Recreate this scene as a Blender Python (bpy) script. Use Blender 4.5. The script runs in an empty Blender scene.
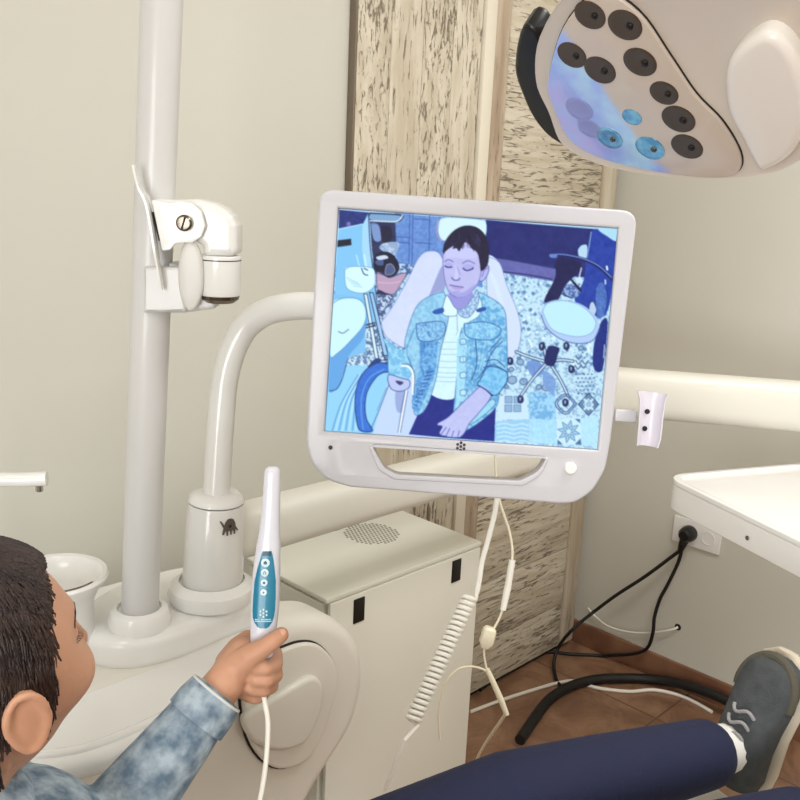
import bpy, bmesh, math, random
import numpy as np
from mathutils import Vector, Matrix
random.seed(7); rng = np.random.default_rng(5)
C = bpy.context.scene.collection
PI = math.pi

# ------------------------------------------------------------------ camera
FP = 900.0
EYE = np.array([0.0, 0.0, 1.5])
def _rot(pit, roll, yaw):
    cy, sy = math.cos(yaw), math.sin(yaw)
    Rz = np.array([[cy, -sy, 0], [sy, cy, 0], [0, 0, 1]])
    B = np.array([[1, 0, 0], [0, 0, 1], [0, -1, 0]], float)
    cp, sp = math.cos(pit), math.sin(pit)
    P = np.array([[1, 0, 0], [0, cp, sp], [0, -sp, cp]])
    cr, sr = math.cos(roll), math.sin(roll)
    Q = np.array([[cr, -sr, 0], [sr, cr, 0], [0, 0, 1]])
    return Rz @ B @ P @ Q
M3 = _rot(0.2304617, -0.04617596, -0.79773987)      # columns: right, down, forward
RT, DN, FW = M3[:, 0], M3[:, 1], M3[:, 2]
def ray(x, y): return M3 @ np.array([(x - 400) / FP, (y - 400) / FP, 1.0])
def W(x, y, D): return EYE + ray(x, y) * D
def onax(x, y, a, v):
    r = ray(x, y); return EYE + r * (v - EYE[a]) / r[a]
def onpl(x, y, P0, n):
    r = ray(x, y); n = np.array(n, float); return EYE + r * ((np.array(P0) - EYE) @ n) / (r @ n)
HF = np.array([FW[0], FW[1], 0]); HF /= np.linalg.norm(HF)
HR = np.array([HF[1], -HF[0], 0])
UP = np.array([0, 0, 1.0])
def nrm(v):
    v = np.array(v, float); return v / np.linalg.norm(v)

cam = bpy.data.cameras.new('camera'); camo = bpy.data.objects.new('camera', cam); C.objects.link(camo)
cam.sensor_width = 36; cam.lens = FP / 800 * 36; cam.clip_start = 0.05
mw = Matrix.Identity(4)
for i in range(3):
    mw[i][0] = RT[i]; mw[i][1] = -DN[i]; mw[i][2] = -FW[i]; mw[i][3] = EYE[i]
camo.matrix_world = mw
bpy.context.scene.camera = camo
vs = bpy.context.scene.view_settings
vs.view_transform = 'Standard'; vs.look = 'None'; vs.gamma = 1; vs.use_curve_mapping = False; vs.exposure = 0

# ------------------------------------------------------------------ materials
def lin(c): return [((v / 255) / 12.92 if v / 255 <= .04045 else ((v / 255 + .055) / 1.055) ** 2.4) for v in c]
def rgba(c): return (*lin(c), 1)
def mat(name, col, rough=.5, metal=0, coat=0, col2=None, nscale=8, bump=0, bscale=60, sub=0, stretch=(1, 1, 1), trans=0, ior=1.45):
    m = bpy.data.materials.new(name); m.use_nodes = True
    nt = m.node_tree; b = nt.nodes['Principled BSDF']
    b.inputs['Base Color'].default_value = rgba(col); b.inputs['Roughness'].default_value = rough
    b.inputs['Metallic'].default_value = metal; b.inputs['Coat Weight'].default_value = coat
    b.inputs['Coat Roughness'].default_value = .08
    b.inputs['Transmission Weight'].default_value = trans; b.inputs['IOR'].default_value = ior
    if sub:
        b.inputs['Subsurface Weight'].default_value = sub; b.inputs['Subsurface Radius'].default_value = (.6, .25, .15); b.inputs['Subsurface Scale'].default_value = .008
    if col2 or bump:
        tc = nt.nodes.new('ShaderNodeTexCoord'); mp = nt.nodes.new('ShaderNodeMapping'); mp.inputs['Scale'].default_value = stretch
        nt.links.new(tc.outputs['Object'], mp.inputs['Vector'])
    if col2:
        n = nt.nodes.new('ShaderNodeTexNoise'); n.inputs['Scale'].default_value = nscale; n.inputs['Detail'].default_value = 6
        nt.links.new(mp.outputs[0], n.inputs['Vector'])
        r = nt.nodes.new('ShaderNodeValToRGB'); r.color_ramp.elements[0].position = .35; r.color_ramp.elements[1].position = .65
        r.color_ramp.elements[0].color = rgba(col); r.color_ramp.elements[1].color = rgba(col2)
        nt.links.new(n.outputs['Fac'], r.inputs[0]); nt.links.new(r.outputs[0], b.inputs['Base Color'])
    if bump:
        n = nt.nodes.new('ShaderNodeTexNoise'); n.inputs['Scale'].default_value = bscale; n.inputs['Detail'].default_value = 4
        nt.links.new(mp.outputs[0], n.inputs['Vector'])
        u = nt.nodes.new('ShaderNodeBump'); u.inputs['Strength'].default_value = bump; u.inputs['Distance'].default_value = .002
        nt.links.new(n.outputs['Fac'], u.inputs['Height']); nt.links.new(u.outputs[0], b.inputs['Normal'])
    return m
m_wall = mat('wall_paint', (207, 205, 194), .85, col2=(210, 208, 197), nscale=2, bump=.15, bscale=25)
m_ceil = mat('ceiling_paint', (235, 233, 226), .9)
m_white = mat('white_enamel', (230, 229, 225), .28, coat=.5)
m_pole = mat('pole_enamel', (208, 207, 205), .38, coat=.2)
m_abs = mat('warm_white_plastic', (240, 239, 236), .25, coat=.4)
m_arm = mat('arm_enamel', (222, 219, 208), .4, coat=.15)
m_unit = mat('cream_plastic', (230, 226, 216), .35, coat=.2)
m_box = mat('powder_coated_cream', (232, 231, 219), .55, bump=.1, bscale=300)
m_bezel = mat('monitor_plastic', (202, 201, 206), .35, coat=.2)
m_hold = mat('holder_plastic', (222, 218, 228), .35, coat=.2)
m_black = mat('black_plastic', (18, 17, 18), .35)
m_rub = mat('black_rubber', (22, 20, 21), .5)
m_gap = mat('dark_gap', (40, 36, 32), .8)
m_chrome = mat('chrome', (205, 200, 192), .18, metal=1)
m_dchrome = mat('dark_chrome', (120, 112, 100), .25, metal=1)
m_logo = mat('grey_print', (92, 86, 78), .6)
m_logod = mat('dark_print', (60, 58, 60), .6)
m_cord = mat('white_cord', (238, 233, 222), .45)
m_cordc = mat('cream_cord', (232, 222, 196), .45)
m_clear = mat('clear_plastic', (236, 234, 228), .2, trans=.35, ior=1.3)
m_teal = mat('teal_label', (24, 118, 148), .35, coat=.3)
m_teald = mat('dark_teal', (12, 66, 88), .35)
m_wlab = mat('pale_print', (205, 228, 234), .5)
m_wand = mat('wand_plastic', (208, 208, 216), .3, coat=.4)
m_skin = mat('skin', (186, 138, 110), .5, col2=(198, 150, 122), nscale=14, bump=.12, bscale=180, sub=.25)
m_nail = mat('nail', (204, 152, 128), .35)
m_hair = mat('dark_brown_hair', (34, 22, 19), .5, col2=(56, 38, 32), nscale=9, bump=.9, bscale=40, stretch=(3, 12, 3))
m_lash = mat('lash_hair', (40, 26, 22), .6)
m_eyew = mat('eye_white', (235, 230, 225), .2); m_iris = mat('iris_brown', (60, 38, 25), .2)
m_lips = mat('lips', (190, 112, 100), .45)
m_denim = mat('denim_blue', (92, 112, 130), .85, col2=(164, 178, 188), nscale=55, bump=.8, bscale=200)
m_seam = mat('pale_denim_seam', (205, 208, 204), .85)
m_navy = mat('navy_cloth', (30, 34, 62), .9, bump=.4, bscale=150)
m_sock = mat('white_knit', (220, 218, 212), .9)
m_shoe = mat('charcoal_canvas', (62, 66, 68), .85, col2=(74, 77, 78), nscale=60, bump=.6, bscale=400)
m_shoer = mat('olive_grey_trim', (82, 78, 66), .8, bump=.6, bscale=300)
m_sole = mat('rubber_sole', (198, 186, 166), .6)
m_lace = mat('grey_lace', (150, 146, 146), .8)
m_chair = mat('chair_upholstery', (228, 222, 210), .45, bump=.1)
m_lamp = mat('lamp_shell', (214, 203, 190), .35, coat=.3)
m_lampw = mat('lamp_white_shell', (236, 230, 222), .3, coat=.4)
m_grille = mat('grille_hole', (140, 136, 120), .7)
m_brass = mat('reflector_dark', (96, 80, 66), .3, metal=.6)

def painted_wood(name, stretch, base=(214, 205, 186), dark=(134, 122, 104), thr=.5, tint=(196, 184, 162)):
    m = bpy.data.materials.new(name); m.use_nodes = True; nt = m.node_tree; b = nt.nodes['Principled BSDF']
    N = nt.nodes.new; L = nt.links.new
    tc = N('ShaderNodeTexCoord'); mp = N('ShaderNodeMapping'); mp.inputs['Scale'].default_value = stretch; L(tc.outputs['Object'], mp.inputs['Vector'])
    n1 = N('ShaderNodeTexNoise'); n1.inputs['Scale'].default_value = 6; n1.inputs['Detail'].default_value = 9; n1.inputs['Roughness'].default_value = .72; n1.inputs['Distortion'].default_value = .6
    n2 = N('ShaderNodeTexNoise'); n2.inputs['Scale'].default_value = 3.2; n2.inputs['Detail'].default_value = 3
    n3 = N('ShaderNodeTexNoise'); n3.inputs['Scale'].default_value = 2.0; n3.inputs['Detail'].default_value = 5
    L(mp.outputs[0], n1.inputs['Vector']); L(tc.outputs['Object'], n2.inputs['Vector']); L(mp.outputs[0], n3.inputs['Vector'])
    sm = N('ShaderNodeMath'); sm.operation = 'MULTIPLY_ADD'; L(n2.outputs['Fac'], sm.inputs[0]); sm.inputs[1].default_value = .33; L(n1.outputs['Fac'], sm.inputs[2])
    r = N('ShaderNodeValToRGB'); e = r.color_ramp.elements
    e[0].position = thr + .12; e[0].color = (0, 0, 0, 1); e[1].position = thr + .38; e[1].color = (1, 1, 1, 1)
    e[0].position = thr + .185; e[1].position = thr + .25
    L(sm.outputs[0], r.inputs[0])
    r3 = N('ShaderNodeValToRGB'); r3.color_ramp.elements[0].position = .38; r3.color_ramp.elements[1].position = .62
    r3.color_ramp.elements[0].color = rgba(tint); r3.color_ramp.elements[1].color = rgba(base); L(n3.outputs['Fac'], r3.inputs[0])
    mx = N('ShaderNodeMix'); mx.data_type = 'RGBA'; L(r.outputs[0], mx.inputs[0]); L(r3.outputs[0], mx.inputs[6]); mx.inputs[7].default_value = rgba(dark)
    L(mx.outputs[2], b.inputs['Base Color']); b.inputs['Roughness'].default_value = .8
    bu = N('ShaderNodeBump'); bu.inputs['Strength'].default_value = .7; bu.inputs['Distance'].default_value = .003; bu.invert = True
    L(r.outputs[0], bu.inputs['Height']); L(bu.outputs[0], b.inputs['Normal'])
    return m
m_woodv = painted_wood('whitewashed_board_upright_grain', (17, 17, 2.6), thr=.55)
m_woodv2 = painted_wood('whitewashed_board_upright_worn', (17, 17, 5), thr=.51)
m_woodh = painted_wood('whitewashed_board_level_grain', (3, 24, 24), thr=.525)
m_woods = painted_wood('whitewashed_stile', (14, 14, 1.4), base=(208, 199, 180), tint=(188, 172, 148), thr=.6)
m_woodb = painted_wood('browned_stile', (14, 14, 1.4), base=(192, 174, 152), tint=(164, 144, 122), thr=.57)
m_strip = mat('cream_door_strip', (226, 218, 200), .6)
m_dframe = mat('grey_brown_door_edge', (120, 108, 92), .7)

def tile_mat():
    m = bpy.data.materials.new('brown_floor_tile'); m.use_nodes = True; nt = m.node_tree; b = nt.nodes['Principled BSDF']
    N = nt.nodes.new; L = nt.links.new
    tc = N('ShaderNodeTexCoord'); mp = N('ShaderNodeMapping'); mp.inputs['Location'].default_value = (.12, .1, 0); L(tc.outputs['Object'], mp.inputs['Vector'])
    br = N('ShaderNodeTexBrick'); br.offset = 0; br.inputs['Scale'].default_value = 1; br.inputs['Brick Width'].default_value = .6; br.inputs['Row Height'].default_value = .6
    br.inputs['Mortar Size'].default_value = .003; br.inputs['Mortar'].default_value = rgba((104, 74, 58)); L(mp.outputs[0], br.inputs['Vector'])
    n = N('ShaderNodeTexNoise'); n.inputs['Scale'].default_value = 7; n.inputs['Detail'].default_value = 7; n.inputs['Roughness'].default_value = .65; n.inputs['Distortion'].default_value = 1
    L(tc.outputs['Object'], n.inputs['Vector'])
    r = N('ShaderNodeValToRGB'); r.color_ramp.elements[0].position = .3; r.color_ramp.elements[0].color = rgba((112, 78, 58)); r.color_ramp.elements[1].position = .72; r.color_ramp.elements[1].color = rgba((170, 132, 104))
    L(n.outputs['Fac'], r.inputs[0]); L(r.outputs[0], br.inputs['Color1']); L(r.outputs[0], br.inputs['Color2'])
    L(br.outputs['Color'], b.inputs['Base Color']); b.inputs['Roughness'].default_value = .35
    return m
m_tile = tile_mat()
m_base = mat('brown_skirting_tile', (122, 84, 64), .4, col2=(148, 108, 84), nscale=9)

# ------------------------------------------------------------------ mesh tools
class MB:
    def __init__(s): s.v = []; s.f = []
    def add(s, vs_, fs):
        o = len(s.v); s.v += [tuple(map(float, p)) for p in vs_]; s.f += [tuple(i + o for i in f) for f in fs]; return s
    def box(s, c, size, ax=None):
        ax = np.eye(3) if ax is None else np.array(ax); c = np.array(c); h = np.array(size) / 2
        vs_ = [c + sx * h[0] * ax[0] + sy * h[1] * ax[1] + sz * h[2] * ax[2] for sx in (-1, 1) for sy in (-1, 1) for sz in (-1, 1)]
        return s.add(vs_, [(0, 1, 3, 2), (4, 6, 7, 5), (0, 4, 5, 1), (2, 3, 7, 6), (0, 2, 6, 4), (1, 5, 7, 3)])
    def tube(s, pts, r, seg=16, caps=True, closed=False):
        pts = [np.array(p, float) for p in pts]; n = len(pts)
        rr = [r] * n if np.isscalar(r) else list(r)
        prev = None; rings = []
        for i in range(n):
            a = pts[max(i - 1, 0)]; b_ = pts[min(i + 1, n - 1)]
            if closed: a = pts[(i - 1) % n]; b_ = pts[(i + 1) % n]
            t = nrm(b_ - a)
            if prev is None:
                q = np.array([0, 0, 1.]) if abs(t[2]) < .9 else np.array([1., 0, 0])
            else: q = prev
            x = nrm(q - t * (q @ t)); prev = x; y = np.cross(t, x)
            rings.append([pts[i] + rr[i] * (math.cos(k * 2 * PI / seg) * x + math.sin(k * 2 * PI / seg) * y) for k in range(seg)])
        vs_ = [p for g in rings for p in g]; fs = []
        for i in range(n if closed else n - 1):
            j = (i + 1) % n
            for k in range(seg):
                l = (k + 1) % seg; fs.append((i * seg + k, i * seg + l, j * seg + l, j * seg + k))
        if caps and not closed:
            fs.append(tuple(range(seg))[::-1]); fs.append(tuple((n - 1) * seg + k for k in range(seg)))
        return s.add(vs_, fs)
    def lathe(s, prof, c, axis=(0, 0, 1), seg=48, caps=True):
        """prof: list of (radius, height along axis)"""
        ax = nrm(axis); q = np.array([1., 0, 0]) if abs(ax[0]) < .9 else np.array([0, 1., 0])
        x = nrm(q - ax * (q @ ax)); y = np.cross(ax, x); c = np.array(c, float)
        vs_ = []; fs = []; n = len(prof)
        for (r, h) in prof:
            for k in range(seg):
                a = k * 2 * PI / seg; vs_.append(c + ax * h + max(r, 1e-5) * (math.cos(a) * x + math.sin(a) * y))
        for i in range(n - 1):
            for k in range(seg):
                l = (k + 1) % seg; fs.append((i * seg + k, i * seg + l, (i + 1) * seg + l, (i + 1) * seg + k))
        if caps: fs.append(tuple(range(seg))[::-1]); fs.append(tuple((n - 1) * seg + k for k in range(seg)))
        return s.add(vs_, fs)
    def ell(s, c, rad, ax=None, seg=24, rings=16):
        ax = np.eye(3) if ax is None else np.array(ax); c = np.array(c, float); vs_ = []; fs = []
        if np.isscalar(rad): rad = (rad,) * 3
        for i in range(rings + 1):
            th = PI * (i + (.02 if i == 0 else -.02 if i == rings else 0)) / rings
            for k in range(seg):
                ph = 2 * PI * k / seg
                vs_.append(c + rad[0] * math.sin(th) * math.cos(ph) * ax[0] + rad[1] * math.sin(th) * math.sin(ph) * ax[1] + rad[2] * math.cos(th) * ax[2])
        for i in range(rings):
            for k in range(seg):
                l = (k + 1) % seg; fs.append((i * seg + k, (i + 1) * seg + k, (i + 1) * seg + l, i * seg + l))
        fs.append(tuple(range(seg))); fs.append(tuple(rings * seg + k for k in range(seg))[::-1])
        return s.add(vs_, fs)
    def chain(s, pts, rads, seg=16):
        """tapered limb with round joints"""
        pts = [np.array(p, float) for p in pts]
        for i, (p, r) in enumerate(zip(pts, rads)): s.ell(p, r, seg=seg, rings=10)
        for i in range(len(pts) - 1):
            s.tube([pts[i], pts[i + 1]], [rads[i], rads[i + 1]], seg)
        return s
    def loft(s, sections):
        n = len(sections[0]); vs_ = [p for g in sections for p in g]; fs = []
        for i in range(len(sections) - 1):
            for k in range(n):
                l = (k + 1) % n; fs.append((i * n + k, i * n + l, (i + 1) * n + l, (i + 1) * n + k))
        fs.append(tuple(range(n))[::-1]); fs.append(tuple((len(sections) - 1) * n + k for k in range(n)))
        return s.add(vs_, fs)
    def build(s, name, m, parent=None, smooth=True, bevel=0, bseg=3, base=None, remesh=0, relax=0, angle=35):
        L = np.array(parent['_loc']) if parent is not None else (np.array(base, float) if base is not None else np.zeros(3))
        me = bpy.data.meshes.new(name)
        me.from_pydata([tuple(np.array(p) - L) for p in s.v], [], s.f); me.validate()
        bm = bmesh.new(); bm.from_mesh(me); bmesh.ops.recalc_face_normals(bm, faces=bm.faces); bm.to_mesh(me); bm.free()
        me.materials.append(m)
        o = bpy.data.objects.new(name, me); C.objects.link(o)
        if parent is not None: o.parent = parent; o['_loc'] = list(map(float, L)); o.location = (0, 0, 0)
        else: o.location = L; o['_loc'] = list(map(float, L))
        if remesh:
            md = o.modifiers.new('r', 'REMESH'); md.mode = 'VOXEL'; md.voxel_size = remesh; md.use_smooth_shade = True
            if relax:
                md = o.modifiers.new('s', 'SMOOTH'); md.iterations = relax; md.factor = .5
            bake(o)
        if bevel:
            md = o.modifiers.new('b', 'BEVEL'); md.width = bevel; md.segments = bseg; md.limit_method = 'ANGLE'; md.angle_limit = math.radians(40)
            bake(o)
        if smooth:
            for p in o.data.polygons: p.use_smooth = True
            if not remesh:
                try: o.data.set_sharp_from_angle(angle=math.radians(angle))
                except Exception: pass
        return o
def bake(o):
    dg = bpy.context.evaluated_depsgraph_get(); dg.update()
    me = bpy.data.meshes.new_from_object(o.evaluated_get(dg)); 
    mats = list(o.data.materials); o.modifiers.clear(); o.data = me
    if len(me.materials) == 0:
        for m in mats: me.materials.append(m)

def flat(loops, O, U, V, N, thick, bevel=0, res=3):
    """Filled outline (holes allowed) extruded by thick; its front face lies at O, facing N."""
    cu = bpy.data.curves.new('c', 'CURVE'); cu.dimensions = '2D'; cu.fill_mode = 'BOTH'
    for lp in loops:
        sp = cu.splines.new('POLY'); sp.points.add(len(lp) - 1); sp.use_cyclic_u = True
        for i, (x, y) in enumerate(lp): sp.points[i].co = (x, y, 0, 1)
    cu.extrude = max(thick / 2 - bevel, 1e-5); cu.bevel_depth = bevel; cu.bevel_resolution = res; cu.offset = -bevel
    ob = bpy.data.objects.new('c', cu); C.objects.link(ob)
    dg = bpy.context.evaluated_depsgraph_get(); dg.update()
    me = bpy.data.meshes.new_from_object(ob.evaluated_get(dg))
    bm = bmesh.new(); bm.from_mesh(me); bmesh.ops.remove_doubles(bm, verts=bm.verts, dist=1e-6)
    bm.verts.index_update()
    O, U, V, N = map(np.array, (O, U, V, N))
    mb = MB(); mb.add([O + U * v.co.x + V * v.co.y + N * (v.co.z - thick / 2) for v in bm.verts], [tuple(v.index for v in f.verts) for f in bm.faces])
    bm.free(); bpy.data.objects.remove(ob); bpy.data.curves.remove(cu); bpy.data.meshes.remove(me)
    return mb
def rounded(pts, r, n=6):
    out = []; k = len(pts); rs = [r] * k if np.isscalar(r) else r
    for i in range(k):
        p = np.array(pts[i], float); a = np.array(pts[i - 1], float); b = np.array(pts[(i + 1) % k], float)
        u = nrm(a - p); v = nrm(b - p); ang = math.acos(max(-1, min(1, u @ v)))
        if rs[i] <= 0 or ang > 3.1: out.append(tuple(p)); continue
        d = min(rs[i] / math.tan(ang / 2), np.linalg.norm(a - p) * .49, np.linalg.norm(b - p) * .49)
        p0 = p + u * d; p1 = p + v * d
        for j in range(n + 1):
            t = j / n; out.append(tuple((1 - t) ** 2 * p0 + 2 * t * (1 - t) * p + t * t * p1))
    return out
def spline(pts, n=6, closed=False):
    P = [np.array(p, float) for p in pts]; k = len(P); out = []
    rng_ = range(k if closed else k - 1)
    for i in rng_:
        if closed: a, b, c, d = P[i - 1], P[i], P[(i + 1) % k], P[(i + 2) % k]
        else: a, b, c, d = P[max(i - 1, 0)], P[i], P[i + 1], P[min(i + 2, k - 1)]
        for j in range(n):
            t = j / n
            out.append(.5 * ((2 * b) + (-a + c) * t + (2 * a - 5 * b + 4 * c - d) * t * t + (-a + 3 * b - 3 * c + d) * t ** 3))
    if not closed: out.append(P[-1])
    return out
def circ(c, r, n=24, r2=None): return [(c[0] + r * math.cos(2 * PI * k / n), c[1] + (r2 or r) * math.sin(2 * PI * k / n)) for k in range(n)]

def thing(name, label, cat, loc, group=None):
    o = bpy.data.objects.new(name, None); C.objects.link(o); o.location = tuple(map(float, loc)); o['_loc'] = list(map(float, loc)); o.empty_display_size = .05
    o['label'] = label; o['category'] = cat
    if group: o['group'] = group
    return o
def tag(o, label, cat, group=None):
    o['label'] = label; o['category'] = cat
    if group: o['group'] = group
    return o
def struct(o): o['kind'] = 'structure'; return o

# ------------------------------------------------------------------ room
X1, Y1 = 2.5, 1.552
X0, Y0, H = -2.2, -2.4, 2.75
struct(MB().box(((X0 + X1) / 2, (Y0 + Y1) / 2, -.05), (X1 - X0 + .4, Y1 - Y0 + .4, .1)).build('floor', m_tile, smooth=False))
struct(MB().box(((X0 + X1) / 2, (Y0 + Y1) / 2, H + .05), (X1 - X0 + .4, Y1 - Y0 + .4, .1)).build('ceiling', m_ceil, smooth=False))
struct(MB().box(((X0 + X1) / 2, Y1 + .05, H / 2), (X1 - X0 + .2, .1, H)).build('wall_back', m_wall, smooth=False))
struct(MB().box((X1 + .05, (Y0 + Y1) / 2, H / 2), (.1, Y1 - Y0, H)).build('wall_right', m_wall, smooth=False))
struct(MB().box((X0 - .05, (Y0 + Y1) / 2, H / 2), (.1, Y1 - Y0, H)).build('wall_left', m_wall, smooth=False))
struct(MB().box(((X0 + X1) / 2, Y0 - .05, H / 2), (X1 - X0 + .2, .1, H)).build('wall_front', m_wall, smooth=False))
struct(MB().box((X1 - .006, (Y0 + Y1) / 2, .04), (.012, Y1 - Y0, .08)).build('baseboard_right', m_base, bevel=.002))
struct(MB().box(((X0 + 1.36) / 2, Y1 - .006, .04), (1.36 - X0, .012, .08)).build('baseboard_back', m_base, bevel=.002))

# double door with chipped white boards
dr = bpy.data.objects.new('door_1', None); C.objects.link(dr); dr.location = (1.92, Y1, 0); dr['_loc'] = [1.92, Y1, 0]; dr['kind'] = 'structure'
DT = 2.1
def board(name, x0, x1, z0, z1, m, th=.02, y=Y1):
    return MB().box(((x0 + x1) / 2, y - th / 2, (z0 + z1) / 2), (x1 - x0, th, z1 - z0)).build(name, m, dr, bevel=.0012, bseg=2)
board('door_edge', 1.381, 1.388, .0, DT + .02, m_dframe, .021)
board('door_head', 1.388, 2.47, DT, DT + .03, m_dframe, .03)
for i in range(4):
    a = 1.388 + i * .103; board('upright_board', a, a + .1022, .02, DT, m_woodv if i % 2 else m_woodv2, .02)
board('centre_strip', 1.803, 1.842, .02, DT, m_strip, .03)
board('stile', 1.844, 1.905, .02, DT, m_woodb, .024)
z = .02; hs = [.155, .2, .27, .25, .3, .95]
for h in hs:
    z2 = min(z + h, DT); board('level_board', 1.907, 2.392, z, z2 - .003, m_woodh, .018); z = z2
board('stile', 2.394, 2.468, .02, DT, m_woods, .024)
board('door_back', 1.388, 2.468, .0, DT, m_gap, .006)

# ------------------------------------------------------------------ cream cabinet box
bz = .722
cb = thing('equipment_cabinet', 'cream metal equipment box with round perforated vent on its lid, standing by the whitewashed door', 'cabinet', (1.295, 1.335, 0))
bx0, bx1, by0, by1 = 1.06, 1.528, 1.207, 1.468
MB().box(((bx0 + bx1) / 2, (by0 + by1) / 2 + .006, (bz - .022) / 2 + .006), (bx1 - bx0 - .004, by1 - by0 - .016, bz - .022)).build('body', m_box, cb, bevel=.003)
MB().box(((bx0 + bx1) / 2, (by0 + by1) / 2, bz - .0055), (bx1 - bx0, by1 - by0, .011)).build('lid', m_box, cb, bevel=.003)
MB().box(((bx0 + bx1) / 2 - .0, by0 + .002, (bz - .010) / 2 + .004), (bx1 - bx0 - .016, .010, bz - .022)).build('front_panel', m_box, cb, bevel=.002)
for px, py in (((351.7 + 365.7) / 2, 610), ((450.5 + 461.5) / 2, 570.5)):
    p = onax(px, py, 1, by0 - .003)
    hb = MB().box((p[0], by0 - .0035, p[2]), (.029, .004, .052)).build('handle_slot', m_black, cb, bevel=.001)
v = MB()
cx, cy = onax(371.5, 533.5, 2, bz)[:2]
holes = MB()
n = 11
for i in range(-n, n + 1):
    for j in range(-n, n + 1):
        x = i * .0098 + (.0049 if j % 2 else 0); y = j * .0088
        if x * x + y * y < .064 ** 2: holes.lathe([(.0033, 0), (.0033, .0006)], (cx + x, cy + y, bz - .0001), seg=8)
holes.build('vent_grille', m_grille, cb)
for sx in (0, 1):
    for sy in (0, 1):
        MB().lathe([(.018, 0), (.02, .012)], (bx0 + .04 + sx * (bx1 - bx0 - .08), by0 + .04 + sy * (by1 - by0 - .08), 0), seg=16).build('foot', m_black, cb)

# ------------------------------------------------------------------ dental unit
TZ, BZ = .800, .85
un = thing('dental_unit', 'white spittoon unit with raised deck and rounded oval side panel', 'dental unit', (.6, 1.2, 0))
uy = 1.06
def fz(px, py, yy=uy): p = onax(px, py, 1, yy); return (p[0], p[2])
body = [(.27, .30), (.27, .70), (.30, .785), (.40, .803), (.5, .804), (.6, .804), (.7, .804), (.78, .804), (.85, .803), fz(309, 611, 1.088), fz(325, 614, 1.088), fz(342, 625, 1.088), fz(354, 645, 1.088), fz(357, 668, 1.088), fz(354, 692, 1.088), fz(343, 725, 1.088), (.93, .46), (.84, .36), (.7, .30)]
body = [tuple(p) for p in spline(body, 4, closed=True)]
flat([body], (0, uy, 0), (1, 0, 0), (0, 0, 1), (0, -1, 0), .105, .03, 6).build('end_housing', m_unit, un)
MB().box((.555, 1.24, .53), (.55, .26, .50)).build('body', m_unit, un, bevel=.03)
# oval panel with groove
ov = [fz(*p) for p in ((240, 672), (262, 656), (283, 646), (300, 641), (315, 643), (327, 654), (333, 668), (334, 684), (329, 703), (318, 735), (300, 760), (270, 765), (245, 735))]
ov = [tuple(p) for p in spline(ov, 5, closed=True)]
c0 = np.mean(np.array(ov), axis=0)
grow = [tuple(c0 + (np.array(p) - c0) * 1.022) for p in ov]
flat([grow], (0, uy - .0035, 0), (1, 0, 0), (0, 0, 1), (0, -1, 0), .006, .0).build('panel_groove', m_gap, un)
pn = flat([ov], (0, uy - .012, 0), (1, 0, 0), (0, 0, 1), (0, -1, 0), .012, .006, 4).build('oval_panel', m_unit, un)
iv = [fz(*p) for p in ((236, 712), (262, 695), (285, 681), (302, 672), (312, 675), (316, 690), (310, 715), (296, 738), (270, 745), (245, 735))]
iv = [tuple(p) for p in spline(iv, 5, closed=True)]
flat([iv], (0, uy - .022, 0), (1, 0, 0), (0, 0, 1), (0, -1, 0), .014, .009, 5).build('inner_boss', m_unit, un)
# deck
deck = [(.30, 1.40), (.30, 1.06), (.36, .965), (.47, .935), (.62, .945), (.72, .985), (.79, 1.035), (.83, 1.075), (.85, 1.11), (.85, 1.19), (.83, 1.30), (.80, 1.38)]
deck = rounded(deck, .035)
flat([deck], (0, 0, TZ), (1, 0, 0), (0, 1, 0), (0, 0, 1), .034, .014, 5).build('deck', m_abs, un)
rid = [(.36, 1.02), (.45, .962), (.60, .968), (.72, 1.018), (.80, 1.052)]
MB().tube([(x, y, TZ - .002) for x, y in [tuple(p) for p in spline(rid, 8)]], .008, 12).build('deck_ridge', m_abs, un)
boss = [(.545, 1.20), (.548, 1.135), (.585, 1.088), (.65, 1.074), (.74, 1.078), (.81, 1.085), (.85, 1.12), (.855, 1.18), (.82, 1.25), (.75, 1.28), (.64, 1.27)]
boss = [tuple(p) for p in spline(boss, 5, closed=True)]
flat([boss], (0, 0, BZ), (1, 0, 0), (0, 1, 0), (0, 0, 1), .055, .018, 6).build('raised_platform', m_abs, un)
MB().box((.55, 1.22, .16), (.42, .26, .32)).build('pedestal', m_unit, un, bevel=.02)
# pole
pc = onax(139.5, 616, 2, BZ + .01)[:2]
def tilt(P, px, py):     # axis through P that passes the image point (px, py), in the plane square to the view
    q = onpl(px, py, P, HF); return nrm(q - np.array(P))
AXP = tilt((*pc, BZ), 158.5, 96); p2 = onax(212, 592, 2, BZ + .01)[:2]; AXC = tilt((*p2, BZ), 216.5, 494)
def alongz(P, A, z): return np.array(P, float) + np.array(A) * ((z - P[2]) / A[2])
MB().lathe([(.046, 0), (.046, .014), (.042, .024), (.0325, .028), (.0305, .024)], (*pc, BZ - .002)).build('pole_collar', m_abs, un)
MB().lathe([(.058, 0), (.066, .004), (.069, .014), (.066, .026), (.056, .034), (.0515, .036), (.0505, .030)], (*p2, BZ - .002)).build('column_collar', m_abs, un)

pl = thing('lamp_pole', 'tall straight white pole rising from the raised deck at left, carrying a hinged bracket', 'pole', (*pc, BZ + .02))
MB().tube([(*pc, BZ + .005), alongz((*pc, BZ), AXP, 2.3)], .0270, 40).build('shaft', m_pole, pl)
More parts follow.
